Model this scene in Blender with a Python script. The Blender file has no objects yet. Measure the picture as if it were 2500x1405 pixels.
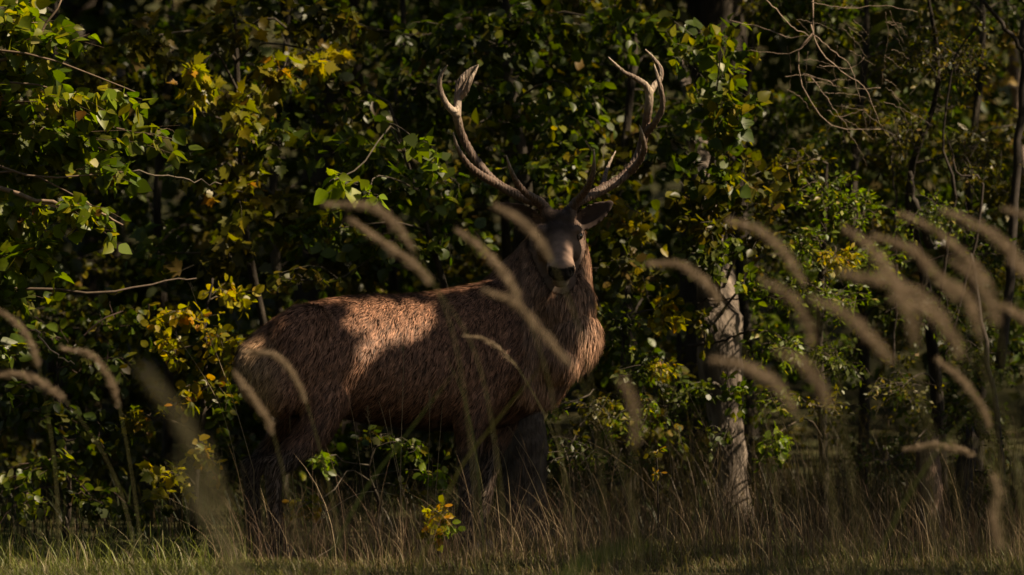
import bpy, math, random
import numpy as np
from mathutils import Matrix, Vector

R = np.random.default_rng(11)
random.seed(5)
sc = bpy.context.scene
COL = sc.collection

# ------------------------------------------------------------------ camera, sky, sun, exposure
F = 15360.0            # focal length in pixels of the 2500 px wide photograph (long telephoto)
CAMZ = 1.295
cam = bpy.data.cameras.new('camera')
cam.sensor_width = 36.0
cam.lens = F / 2500.0 * 36.0
cam.clip_start = 0.1
cam.clip_end = 600.0
cam.dof.use_dof = True
cam.dof.focus_distance = 30.0
cam.dof.aperture_fstop = 2.5
cam_o = bpy.data.objects.new('camera', cam)
cam_o.location = (0, 0, CAMZ)
cam_o.rotation_euler = (math.radians(90), 0, 0)
COL.objects.link(cam_o)
sc.camera = cam_o

SUN_EL, SUN_AZ = math.radians(47), math.radians(107)      # azimuth from +Y towards +X
L = np.array([math.sin(SUN_AZ) * math.cos(SUN_EL), math.cos(SUN_AZ) * math.cos(SUN_EL), math.sin(SUN_EL)])
world = bpy.data.worlds.new('World')
sc.world = world
world.use_nodes = True
wn = world.node_tree
wn.nodes.clear()
sky = wn.nodes.new('ShaderNodeTexSky')
sky.sky_type = 'NISHITA'
sky.sun_disc = False
sky.sun_elevation = SUN_EL
sky.sun_rotation = SUN_AZ
bg = wn.nodes.new('ShaderNodeBackground')
bg.inputs['Strength'].default_value = 0.05
wo = wn.nodes.new('ShaderNodeOutputWorld')
wn.links.new(sky.outputs[0], bg.inputs[0])
wn.links.new(bg.outputs[0], wo.inputs[0])

sun = bpy.data.lights.new('sun', 'SUN')
sun.energy = 5.0
sun.angle = math.radians(0.5)
sun.color = (1.0, 0.90, 0.76)
sun_o = bpy.data.objects.new('sun', sun)
sun_o.location = tuple(L * 40 + np.array([0, 30, 0]))
sun_o.rotation_euler = Vector(tuple(-L)).to_track_quat('-Z', 'Y').to_euler()
COL.objects.link(sun_o)

sc.view_settings.view_transform = 'Standard'
sc.view_settings.look = 'None'
sc.view_settings.gamma = 1.0
sc.view_settings.use_curve_mapping = False
sc.view_settings.exposure = 1.12
sc.view_settings.use_white_balance = True
sc.view_settings.white_balance_temperature = 8200
sc.view_settings.white_balance_tint = 10
sc.render.engine = 'CYCLES'
sc.cycles.max_bounces = 6
sc.cycles.diffuse_bounces = 3
sc.cycles.glossy_bounces = 2
sc.cycles.transmission_bounces = 3
sc.cycles.transparent_max_bounces = 4
sc.cycles.sample_clamp_indirect = 4.0

# ------------------------------------------------------------------ helpers
def P(px, py, Y):
    """a point of the place at depth Y seen in direction (px, py)"""
    return np.array([(px - 1250.0) * Y / F, Y, CAMZ - (py - 702.5) * Y / F])

def proj(V):
    V = np.atleast_2d(V)
    return np.stack([1250 + V[:, 0] * F / V[:, 1], 702.5 + (CAMZ - V[:, 2]) * F / V[:, 1]], 1)

def norm(v):
    v = np.asarray(v, float)
    return v / np.maximum(np.linalg.norm(v, axis=-1, keepdims=True), 1e-9)

def mesh_tris(name, V, T, C=None, mat=None, smooth=False):
    V = np.asarray(V, np.float32); T = np.asarray(T, np.int32)
    me = bpy.data.meshes.new(name)
    me.vertices.add(len(V)); me.vertices.foreach_set('co', V.ravel())
    me.loops.add(T.size); me.loops.foreach_set('vertex_index', T.ravel())
    me.polygons.add(len(T)); me.polygons.foreach_set('loop_start', np.arange(len(T), dtype=np.int32) * 3)
    if smooth:
        me.polygons.foreach_set('use_smooth', np.ones(len(T), bool))
    me.update(calc_edges=True)
    if C is not None:
        a = me.color_attributes.new('Col', 'FLOAT_COLOR', 'POINT')
        C4 = np.ones((len(V), 4), np.float32); C4[:, :3] = C
        a.data.foreach_set('color', C4.ravel())
    if mat is not None:
        me.materials.append(mat)
    return me

def link(name, me, parent=None, base=(0, 0, 0)):
    o = bpy.data.objects.new(name, me)
    COL.objects.link(o)
    if parent is not None:
        o.parent = parent
        o.location = tuple(-np.asarray(parent.location))
        if parent.parent is not None:
            o.location = tuple(-np.asarray(parent.location) - np.asarray(parent.parent.location))
    return o

def thing(name, label, cat, loc, group=None):
    o = bpy.data.objects.new(name, None)
    o.empty_display_size = 0.1
    COL.objects.link(o)
    o.location = tuple(float(x) for x in loc)
    o['label'] = label; o['category'] = cat
    if group:
        o['group'] = group
    return o

class MB:
    """collects triangles with vertex colours"""
    def __init__(s):
        s.V = []; s.T = []; s.C = []; s.n = 0
    def add(s, V, T, C):
        V = np.asarray(V, float); T = np.asarray(T, int)
        C = np.broadcast_to(np.asarray(C, float), (len(V), 3))
        s.V.append(V); s.T.append(T + s.n); s.C.append(C); s.n += len(V)
    def tube(s, pts, rad, sides=5, col=(.1, .1, .1), cap=True):
        V, T = tube_geo(pts, rad, sides, cap)
        s.add(V, T, col)
    def mesh(s, name, mat, smooth=False):
        return mesh_tris(name, np.concatenate(s.V), np.concatenate(s.T), np.concatenate(s.C), mat, smooth)
    def build(s, name, mat, parent=None, smooth=False):
        return link(name, s.mesh(name, mat, smooth), parent)

def ring_frames(pts):
    pts = np.asarray(pts, float)
    t = norm(np.gradient(pts, axis=0))
    up = np.array([0.13, 0.31, 0.94])
    if abs(np.mean(t @ up)) > 0.85:
        up = np.array([0.9, -0.35, 0.1])
    a = norm(np.cross(t, up)); b = np.cross(t, a)
    return t, a, b

def tube_geo(pts, rad, sides=5, cap=True, flat=None):
    pts = np.asarray(pts, float); n = len(pts)
    rad = np.broadcast_to(np.asarray(rad, float), (n,))
    t, a, b = ring_frames(pts)
    an = np.arange(sides) / sides * 2 * np.pi
    V = pts[:, None] + rad[:, None, None] * (np.cos(an)[None, :, None] * a[:, None] + np.sin(an)[None, :, None] * b[:, None])
    V = V.reshape(-1, 3); T = []
    for i in range(n - 1):
        for k in range(sides):
            k2 = (k + 1) % sides
            p, q, r_, u = i * sides + k, i * sides + k2, (i + 1) * sides + k2, (i + 1) * sides + k
            T += [(p, q, r_), (p, r_, u)]
    if cap:
        V = np.vstack([V, pts[0], pts[-1]]); c0, c1 = n * sides, n * sides + 1
        for k in range(sides):
            k2 = (k + 1) % sides
            T += [(c0, k2, k), (c1, (n - 1) * sides + k, (n - 1) * sides + k2)]
    return V, np.array(T)

def spline(pts, n):
    """Catmull-Rom through the points (any number of columns)"""
    p = np.asarray(pts, float)
    if len(p) == 2:
        return p[0] + (p[1] - p[0]) * np.linspace(0, 1, n)[:, None]
    q = np.vstack([2 * p[0] - p[1], p, 2 * p[-1] - p[-2]])
    out = []
    for u in np.linspace(0, len(p) - 1 - 1e-6, n):
        i = int(u); f = u - i
        a, b, c, d = q[i:i + 4]
        out.append(0.5 * ((2 * b) + (c - a) * f + (2 * a - 5 * b + 4 * c - d) * f * f + (-a + 3 * b - 3 * c + d) * f ** 3))
    return np.array(out)

# ------------------------------------------------------------------ materials
def mat_new(name):
    m = bpy.data.materials.new(name); m.use_nodes = True
    nt = m.node_tree; nt.nodes.clear()
    out = nt.nodes.new('ShaderNodeOutputMaterial')
    return m, nt, out

def N(nt, t, **kw):
    n = nt.nodes.new(t)
    for k, v in kw.items():
        setattr(n, k, v)
    return n

def leaf_mat(name, trans=0.45, gloss=0.07, rough=0.38, tint=(1.5, 1.75, 0.45)):
    m, nt, out = mat_new(name)
    at = N(nt, 'ShaderNodeAttribute'); at.attribute_name = 'Col'
    tc = N(nt, 'ShaderNodeTexCoord')
    no = N(nt, 'ShaderNodeTexNoise'); no.inputs['Scale'].default_value = 38.0; no.inputs['Detail'].default_value = 2.0
    nt.links.new(tc.outputs['Object'], no.inputs['Vector'])
    mr = N(nt, 'ShaderNodeMapRange'); mr.inputs[1].default_value = 0.3; mr.inputs[2].default_value = 0.7
    mr.inputs[3].default_value = 0.72; mr.inputs[4].default_value = 1.25
    nt.links.new(no.outputs['Fac'], mr.inputs[0])
    mx = N(nt, 'ShaderNodeVectorMath', operation='SCALE')
    nt.links.new(at.outputs['Color'], mx.inputs[0]); nt.links.new(mr.outputs[0], mx.inputs['Scale'])
    tr = N(nt, 'ShaderNodeVectorMath', operation='MULTIPLY'); tr.inputs[1].default_value = tint
    nt.links.new(mx.outputs[0], tr.inputs[0])
    d = N(nt, 'ShaderNodeBsdfDiffuse'); nt.links.new(mx.outputs[0], d.inputs['Color'])
    t = N(nt, 'ShaderNodeBsdfTranslucent'); nt.links.new(tr.outputs[0], t.inputs['Color'])
    g = N(nt, 'ShaderNodeBsdfGlossy'); g.inputs['Roughness'].default_value = rough; g.inputs['Color'].default_value = (.9, .9, .9, 1)
    m1 = N(nt, 'ShaderNodeMixShader'); m1.inputs[0].default_value = trans
    nt.links.new(d.outputs[0], m1.inputs[1]); nt.links.new(t.outputs[0], m1.inputs[2])
    m2 = N(nt, 'ShaderNodeMixShader'); m2.inputs[0].default_value = gloss
    nt.links.new(m1.outputs[0], m2.inputs[1]); nt.links.new(g.outputs[0], m2.inputs[2])
    nt.links.new(m2.outputs[0], out.inputs[0])
    return m

def col_mat(name, rough=0.85, spec=0.2, nscale=60, lo=.7, hi=1.25, bump=0.0, stretch=(1, 1, 1), bscale=90, trans=0.0):
    m, nt, out = mat_new(name)
    at = N(nt, 'ShaderNodeAttribute'); at.attribute_name = 'Col'
    tc = N(nt, 'ShaderNodeTexCoord')
    mp = N(nt, 'ShaderNodeMapping'); mp.inputs['Scale'].default_value = stretch
    nt.links.new(tc.outputs['Object'], mp.inputs[0])
    no = N(nt, 'ShaderNodeTexNoise'); no.inputs['Scale'].default_value = nscale; no.inputs['Detail'].default_value = 4
    nt.links.new(mp.outputs[0], no.inputs['Vector'])
    mr = N(nt, 'ShaderNodeMapRange'); mr.inputs[1].default_value = .3; mr.inputs[2].default_value = .7
    mr.inputs[3].default_value = lo; mr.inputs[4].default_value = hi
    nt.links.new(no.outputs['Fac'], mr.inputs[0])
    mx = N(nt, 'ShaderNodeVectorMath', operation='SCALE')
    nt.links.new(at.outputs['Color'], mx.inputs[0]); nt.links.new(mr.outputs[0], mx.inputs['Scale'])
    b = N(nt, 'ShaderNodeBsdfPrincipled')
    b.inputs['Roughness'].default_value = rough
    b.inputs['Specular IOR Level'].default_value = spec
    nt.links.new(mx.outputs[0], b.inputs['Base Color'])
    if bump:
        n2 = N(nt, 'ShaderNodeTexNoise'); n2.inputs['Scale'].default_value = bscale; n2.inputs['Detail'].default_value = 6
        nt.links.new(mp.outputs[0], n2.inputs['Vector'])
        bp = N(nt, 'ShaderNodeBump'); bp.inputs['Strength'].default_value = bump; bp.inputs['Distance'].default_value = 0.02
        nt.links.new(n2.outputs['Fac'], bp.inputs['Height']); nt.links.new(bp.outputs[0], b.inputs['Normal'])
    if trans:
        t = N(nt, 'ShaderNodeBsdfTranslucent'); nt.links.new(mx.outputs[0], t.inputs['Color'])
        ms = N(nt, 'ShaderNodeMixShader'); ms.inputs[0].default_value = trans
        nt.links.new(b.outputs[0], ms.inputs[1]); nt.links.new(t.outputs[0], ms.inputs[2])
        nt.links.new(ms.outputs[0], out.inputs[0])
    else:
        nt.links.new(b.outputs[0], out.inputs[0])
    return m

M_LEAF = leaf_mat('leaf', 0.5, 0.016, 0.42, (1.5, 1.7, .3))
M_FAR = leaf_mat('far_leaf', 0.35, 0.02, 0.4)
M_GRASS = leaf_mat('grass', 0.35, 0.012, 0.5, (1.2, 1.3, 0.6))
M_BARK = col_mat('bark', .9, .15, 26, .55, 1.35, .9, (1, 1, .3), 60)
M_TWIG = col_mat('twig', .8, .25, 50, .7, 1.3)
M_FUR = col_mat('fur', .6, .25, 20, .75, 1.25, trans=0.12)
M_SKIN = col_mat('hide', .8, .15, 30, .75, 1.2)
M_NOSE = col_mat('nose', .35, .5, 120, .7, 1.3, .25, (1, 1, 1), 220)
M_ANTLER = col_mat('antler', .55, .35, 45, .6, 1.3, .6, (1, 1, .25), 120)
M_PLUME = col_mat('plume', .8, .15, 40, .75, 1.25, trans=0.3)
M_EYE = col_mat('eye', .06, .8, 20, .9, 1.1)

def ground_mat():
    m, nt, out = mat_new('ground')
    tc = N(nt, 'ShaderNodeTexCoord')
    no = N(nt, 'ShaderNodeTexNoise'); no.inputs['Scale'].default_value = 3.2; no.inputs['Detail'].default_value = 9
    nt.links.new(tc.outputs['Object'], no.inputs['Vector'])
    cr = N(nt, 'ShaderNodeValToRGB')
    cr.color_ramp.elements[0].position = .3; cr.color_ramp.elements[0].color = (.018, .013, .007, 1)
    cr.color_ramp.elements[1].position = .7; cr.color_ramp.elements[1].color = (.055, .042, .02, 1)
    e = cr.color_ramp.elements.new(.5); e.color = (.03, .032, .012, 1)
    nt.links.new(no.outputs['Fac'], cr.inputs[0])
    b = N(nt, 'ShaderNodeBsdfPrincipled'); b.inputs['Roughness'].default_value = .95
    b.inputs['Specular IOR Level'].default_value = .1
    nt.links.new(cr.outputs[0], b.inputs['Base Color'])
    n2 = N(nt, 'ShaderNodeTexNoise'); n2.inputs['Scale'].default_value = 30; n2.inputs['Detail'].default_value = 6
    nt.links.new(tc.outputs['Object'], n2.inputs['Vector'])
    bp = N(nt, 'ShaderNodeBump'); bp.inputs['Strength'].default_value = .8; bp.inputs['Distance'].default_value = .03
    nt.links.new(n2.outputs['Fac'], bp.inputs['Height']); nt.links.new(bp.outputs[0], b.inputs['Normal'])
    nt.links.new(b.outputs[0], out.inputs[0])
    return m
M_GROUND = ground_mat()

# ------------------------------------------------------------------ ground: a flat meadow; the bank behind is added to keep gaps dark
xs = np.concatenate([np.linspace(-260, -12, 14), np.linspace(-10, 12, 45), np.linspace(15, 260, 14)])
ys = np.concatenate([np.linspace(-200, 20, 12), np.linspace(22, 36, 57), np.linspace(37, 80, 44), np.linspace(90, 300, 8)])
gx, gy = np.meshgrid(xs, ys)
def ground_z(x, y):
    near = np.clip((y - 31.5) / 6, 0, 1)
    z = 0.02 * np.sin(x * 1.7 + .4) * np.sin(y * 1.3) + 0.05 * near * np.sin(x * .9 + y * .6)
    return z + 0.06 * np.clip(y - 33, 0, 14) + 0.42 * np.clip(y - 47, 0, 45)
gz = ground_z(gx, gy)
nx = len(xs); idx = np.arange(len(xs) * len(ys)).reshape(len(ys), nx)
a, b, c, d = idx[:-1, :-1].ravel(), idx[:-1, 1:].ravel(), idx[1:, 1:].ravel(), idx[1:, :-1].ravel()
GT = np.concatenate([np.stack([a, b, c], 1), np.stack([a, c, d], 1)])
g = link('ground', mesh_tris('ground', np.stack([gx.ravel(), gy.ravel(), gz.ravel()], 1), GT, None, M_GROUND, True))
g['kind'] = 'structure'

# ------------------------------------------------------------------ the stag: body coordinates
TH = math.radians(24)
FW = np.array([math.cos(TH), math.sin(TH), 0])       # forward along the back
SD = np.array([math.sin(TH), -math.cos(TH), 0])      # towards the flank we see
def S(px, py, s=0.0):
    k = (px - 1250.0) / F
    a = (k * (30 + .45 * math.tan(TH) - s * math.cos(TH)) - s * math.sin(TH)) / (1 - k * math.tan(TH))
    p = np.array([a, 30 + (a + .45) * math.tan(TH), 0]) + s * SD
    p[2] = CAMZ - (py - 702.5) * p[1] / F
    return p

# openings cut in the unseen crowns so sun lands on chosen spots: (point, radius)
SHAFT = []
def shaft(p, r):
    SHAFT.append((np.asarray(p, float), r))
for px, py, s, r in [(885, 770, .2, .07), (940, 775, .22, .10), (1000, 780, .22, .08), (1040, 760, .2, .05), (930, 825, .25, .04), (1000, 825, .25, .03), (965, 835, .25, .03), (1040, 805, .23, .035), (1060, 765, .2, .03),
                     (868, 880, .22, .04), (858, 925, .22, .04), (820, 722, .02, .02), (780, 728, .02, .02), (740, 743, .02, .015), (700, 758, .02, .015), (1085, 706, .02, .03), (1120, 700, .02, .03), (1160, 692, .02, .03), (1200, 684, 0, .03),
                     (615, 845, .1, .07), (655, 820, .12, .04)]:
    shaft(S(px, py, s), r)
for px, py, r in [(1440, 680, .09), (1450, 760, .11), (1450, 840, .12), (1425, 890, .11), (1410, 920, .08), (1435, 630, .07), (1420, 800, .08), (1415, 720, .06), (1405, 640, .05), (1378, 635, .04), (1425, 585, .03),
                  (1205, 1080, .06), (1200, 1130, .06), (1190, 1190, .05),
                  (1130, 270, .11), (1140, 190, .09), (1090, 220, .08), (1150, 380, .08), (1200, 430, .06), (1580, 200, .12),
                  (1585, 290, .08), (1510, 170, .07), (1600, 160, .07), (1480, 470, .07), (1540, 400, .05), (1450, 400, .04), (1300, 490, .04)]:
    shaft(P(px, py, 30.15), r)
for px, py, Y, r in [(60, 60, 30.6, .25), (150, 130, 30.6, .22), (200, 260, 30.5, .2), (300, 300, 30.5, .16), (120, 400, 30.6, .16),
                     (230, 500, 30.4, .2), (290, 540, 30.4, .14), (80, 560, 30.5, .2), (130, 640, 30.5, .14), (470, 190, 32, .2),
                     (40, 700, 30.5, .14), (420, 260, 31, .1), (820, 440, 31.2, .13), (1020, 350, 31.4, .1), (910, 480, 31.2, .08),
                     (420, 380, 31, .06), (590, 250, 32.2, .09), (690, 190, 32.4, .12), (800, 150, 32.6, .1), (520, 820, 31.8, .14),
                     (440, 790, 31.8, .12), (480, 950, 31.8, .12), (560, 700, 32, .1), (420, 1170, 31.5, .1), (1760, 60, 32.5, .1),
                     (1755, 175, 32, .1), (1700, 240, 32, .1), (2000, 60, 32, .14), (1990, 180, 32, .2), (2080, 270, 32, .17),
                     (2030, 620, 32.4, .22), (1990, 500, 32.4, .2), (2080, 430, 32.6, .18), (2150, 520, 32.6, .12), (1930, 620, 32.4, .12),
                     (1950, 760, 32.4, .18), (1880, 830, 32.4, .12), (2070, 700, 32.6, .14), (1640, 760, 32.4, .12), (1620, 880, 32.4, .1),
                     (1805, 790, 32.9, .08), (1790, 1150, 32.9, .07), (1880, 1090, 32.5, .13), (1600, 1110, 31, .1), (1070, 1270, 29.25, .12),
                     (780, 1130, 31.4, .1), (720, 1150, 31.4, .05), (1520, 800, 32.4, .1), (1310, 1010, 31.8, .07), (1500, 330, 33, .12),
                     (1420, 240, 33, .1), (1320, 110, 34, .1), (1540, 640, 33, .12), (2440, 90, 40, .5), (2440, 260, 40, .5), (2300, 420, 36, .3),
                     (2000, 900, 32, .15), (2350, 600, 33, .15), (1430, 1100, 31, .1), (1300, 1290, 29.6, .2), (1850, 1250, 31, .15),
                     (2100, 1150, 31, .1), (2270, 1200, 31.5, .08), (1100, 370, 32.5, .08), (620, 620, 33, .1), (1600, 560, 33, .1)]:
    shaft(P(px, py, Y), r)
for px, r in [(40, .2), (130, .25), (230, .25), (330, .25), (430, .2), (200, .25), (520, .16), (90, .2), (300, .2)]:
    shaft(P(px, 1395, 28.7), r)
    shaft(P(px, 1375, 29.15), r * .8)
for px, py, Y, r in [(1385, 610, 29.95, .035), (1385, 640, 29.86, .045), (1410, 620, 29.9, .05), (1395, 665, 29.82, .04)]:
    shaft(P(px, py, Y), r)
RS = np.random.default_rng(77)
for k in range(230):                      # small random gaps cut between the leaves for sun dapples
    shaft(P(RS.uniform(0, 2500), RS.uniform(0, 980), RS.uniform(31.4, 38.5)), RS.uniform(.0, .10))
for k in range(26):
    gxp = RS.uniform(600, 2500)
    shaft(P(gxp, 1380, RS.uniform(28.3, 29.0) if gxp < 1500 else RS.uniform(28.4, 31)), RS.uniform(.0, .08))
for k in range(16):
    shaft(P(RS.uniform(0, 620), RS.uniform(0, 700), RS.uniform(30.4, 31.5)), RS.uniform(.06, .14))
for k in range(34):
    shaft(P(RS.uniform(1500, 2450), RS.uniform(250, 950), RS.uniform(32.2, 33)), RS.uniform(.06, .14))
SH_P = np.array([s[0] for s in SHAFT]); SH_R = np.array([s[1] for s in SHAFT])

def keep_shade(V, slack=0.09):
    """drops leaves that would block one of the cut sun openings"""
    V = np.asarray(V); ok = np.ones(len(V), bool)
    for p, r in SHAFT:
        d = V - p
        t = d @ L
        q = np.linalg.norm(d - t[:, None] * L, axis=1)
        ok &= ~((t > 0.8) & (q < r + slack))
    return ok

def outside_frame(V, m=90):
    q = proj(V)
    return ~((q[:, 0] > -m) & (q[:, 0] < 2500 + m) & (q[:, 1] > -m) & (q[:, 1] < 1500))

# ------------------------------------------------------------------ leaves
def leaf_template(kind):
    if kind == 'aspen':       # broad, pointed, folded along the midrib
        o = [(-.18, .06), (-.43, .26), (-.40, .48), (-.22, .76)]
        mid = [(0, 0), (0, .3), (0, .62), (0, 1.04)]
    elif kind == 'hazel':
        o = [(-.2, .08), (-.36, .35), (-.37, .62), (-.18, .86)]
        mid = [(0, 0), (0, .3), (0, .65), (0, 1.0)]
    elif kind == 'long':
        o = [(-.1, .12), (-.2, .38), (-.18, .66), (-.07, .88)]
        mid = [(0, 0), (0, .3), (0, .65), (0, 1.0)]
    if kind in ('aspen', 'hazel', 'long'):
        V = []
        for x, y in mid: V.append((x, y, -.10 * y * y))
        for x, y in o: V.append((x, y, .22 * abs(x) - .10 * y * y))
        for x, y in o: V.append((-x, y, .22 * abs(x) - .10 * y * y))
        T = []
        for s, k in ((4, 0), (8, 1)):
            t = [(0, s, s + 1), (0, s + 1, 1), (1, s + 1, s + 2), (1, s + 2, 2), (2, s + 2, s + 3), (2, s + 3, 3)]
            T += [x if k == 0 else x[::-1] for x in t]
        return np.array(V, float), np.array(T)
    if kind == 'maple':
        pts = [(0, -.02), (.16, -.05), (.42, .02), (.34, .16), (.55, .42), (.32, .42), (.34, .56), (.17, .58), (0, 1.0)]
        full = pts + [(-x, y) for x, y in pts[-2:0:-1]]
        V = [(0, .3, 0)] + [(x, y, .16 * abs(x) - .12 * (y - .3) ** 2) for x, y in full]
        n = len(full)
        T = [(0, 1 + i, 1 + (i + 1) % n) for i in range(n)]
        return np.array(V, float), np.array(T)
    if kind == 'small':
        V = [(0, 0, 0), (-.26, .45, .07), (0, 1, -.06), (.26, .45, .07), (0, .5, 0)]
        return np.array(V, float), np.array([(0, 1, 4), (1, 2, 4), (2, 3, 4), (3, 0, 4)])
    V = [(0, 0, 0), (-.34, .5, .09), (0, 1, -.05), (.34, .5, .09)]       # far
    return np.array(V, float), np.array([(0, 1, 2), (0, 2, 3)])

TEMPL = {k: leaf_template(k) for k in ('aspen', 'hazel', 'long', 'maple', 'small', 'far')}

def leaf_mesh_arrays(kind, pos, ax, nr, size, col):
    tv, tt = TEMPL[kind]
    ax = norm(ax); sd = norm(np.cross(ax, nr)); nr = np.cross(sd, ax)
    wid = R.uniform(.8, 1.15, len(pos))
    curl = R.uniform(-.4, 2.4, len(pos))
    V = pos[:, None] + size[:, None, None] * (tv[None, :, 0:1] * (wid[:, None, None] * sd[:, None]) + tv[None, :, 1:2] * ax[:, None]
                                              + (tv[None, :, 2:3] * curl[:, None, None]) * nr[:, None])
    T = (np.arange(len(pos)) * len(tv))[:, None, None] + tt[None]
    C = np.repeat(col, len(tv), axis=0)
    return V.reshape(-1, 3), T.reshape(-1, 3), C

PAL = {
    'aspen': [((.075, .115, .016), 5), ((.11, .135, .014), 4), ((.17, .165, .014), 2.4), ((.04, .07, .018), 3), ((.22, .24, .19), .25), ((.09, .05, .02), .3)],  # the greyish tone stands in for glossy reflections on some leaves
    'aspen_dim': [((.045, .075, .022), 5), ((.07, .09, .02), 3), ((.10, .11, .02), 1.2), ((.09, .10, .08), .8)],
    'maple': [((.10, .10, .014), 4), ((.15, .125, .012), 4), ((.06, .075, .014), 3), ((.2, .11, .015), 1), ((.09, .055, .015), 1)],
    'lime': [((.10, .16, .012), 4), ((.13, .17, .012), 2)],
    'hazel': [((.032, .058, .014), 6), ((.05, .075, .014), 4), ((.09, .10, .013), 1.6), ((.15, .13, .012), .6), ((.05, .06, .045), .5)],
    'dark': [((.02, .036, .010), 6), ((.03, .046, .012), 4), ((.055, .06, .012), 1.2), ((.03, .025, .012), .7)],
    'yellow': [((.17, .16, .014), 4), ((.24, .19, .015), 3), ((.10, .11, .014), 3), ((.22, .12, .02), .7)],
    'fresh': [((.06, .105, .014), 5), ((.085, .13, .016), 3), ((.13, .15, .016), 1.3), ((.20, .19, .12), .35), ((.04, .065, .015), 3)],
    'olive': [((.05, .055, .013), 5), ((.075, .07, .014), 3), ((.035, .045, .012), 3), ((.11, .09, .015), 1), ((.10, .075, .05), .5)],
    'grey': [((.05, .07, .03), 4), ((.08, .10, .05), 2), ((.03, .05, .018), 4)],
    'pale': [((.36, .28, .23), 4), ((.26, .19, .15), 4), ((.12, .10, .05), 3)],  # pale tones painted in for sunlit spots of the far wood
    'brown': [((.06, .04, .018), 4), ((.09, .06, .028), 3), ((.04, .035, .014), 3), ((.12, .085, .05), 1)],
}
def palette(name, n):
    p = PAL[name]; w = np.array([x[1] for x in p]); c = np.array([x[0] for x in p])
    col = c[R.choice(len(p), n, p=w / w.sum())]
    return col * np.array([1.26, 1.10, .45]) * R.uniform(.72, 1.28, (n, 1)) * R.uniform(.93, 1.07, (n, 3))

LEAF_OBJ = {}
def leaf_part_mesh(kind, pal, k):
    key = (kind, pal, k)
    if key not in LEAF_OBJ:
        tv, tt = TEMPL[kind]
        v = tv.copy(); v[:, 2] *= R.uniform(-.3, 2.2); v[:, 0] *= R.uniform(.82, 1.12)
        LEAF_OBJ[key] = mesh_tris('leaf', v, tt, np.repeat(palette(pal, 1), len(v), 0), M_LEAF)
    return LEAF_OBJ[key]

def spray(hub, c, rad, nt, per, size, kind, out, twig_col, droop=.25, wood=None, tw=.0022):
    """a leafy bough: twigs run from the hub into the ellipsoid (c, rad); leaves hang along them"""
    c = np.asarray(c, float); rad = np.asarray(rad, float)
    for i in range(nt):
        d = norm(R.normal(size=3)) * R.uniform(.25, 1) ** .5
        e = c + d * rad
        st = c + (hub - c) * R.uniform(.0, .35) + R.normal(size=3) * rad * .18
        m = (st + e) / 2 + R.normal(size=3) * rad * .12 + np.array([0, 0, .10 * rad[2]])
        e = e + np.array([0, 0, -droop * np.linalg.norm(e - st) * .5])
        tt = spline([st, m, e], 6)
        if wood is not None:
            wood.tube(tt, np.linspace(tw, tw * .4, 6), 3, twig_col * R.uniform(.7, 1.3), False)
        u = np.sort(R.uniform(.12, 1, per))
        base = np.stack([np.interp(u, np.linspace(0, 1, 6), tt[:, k]) for k in range(3)], 1)
        tdir = norm(e - st)
        side = norm(R.normal(size=(per, 3)))
        ax = norm(tdir * R.uniform(.1, .8, (per, 1)) + side * .8 + np.array([0, 0, -droop - .15]))
        nr = norm(R.normal(size=(per, 3)) * .75 + np.array([.1, -.35, .65]))
        sz = size * R.uniform(.55, 1.2, per)
        pos = base + ax * sz[:, None] * .25
        out.append((pos, ax, nr, sz))

def limb(a, b, n=9, sag=.06, jit=.05):
    a = np.asarray(a, float); b = np.asarray(b, float)
    d = np.linalg.norm(b - a)
    m1 = a + (b - a) * .35 + R.normal(size=3) * jit * d + np.array([0, 0, sag * d])
    m2 = a + (b - a) * .7 + R.normal(size=3) * jit * d + np.array([0, 0, sag * d * .7])
    return spline([a, m1, m2, b], n)

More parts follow.
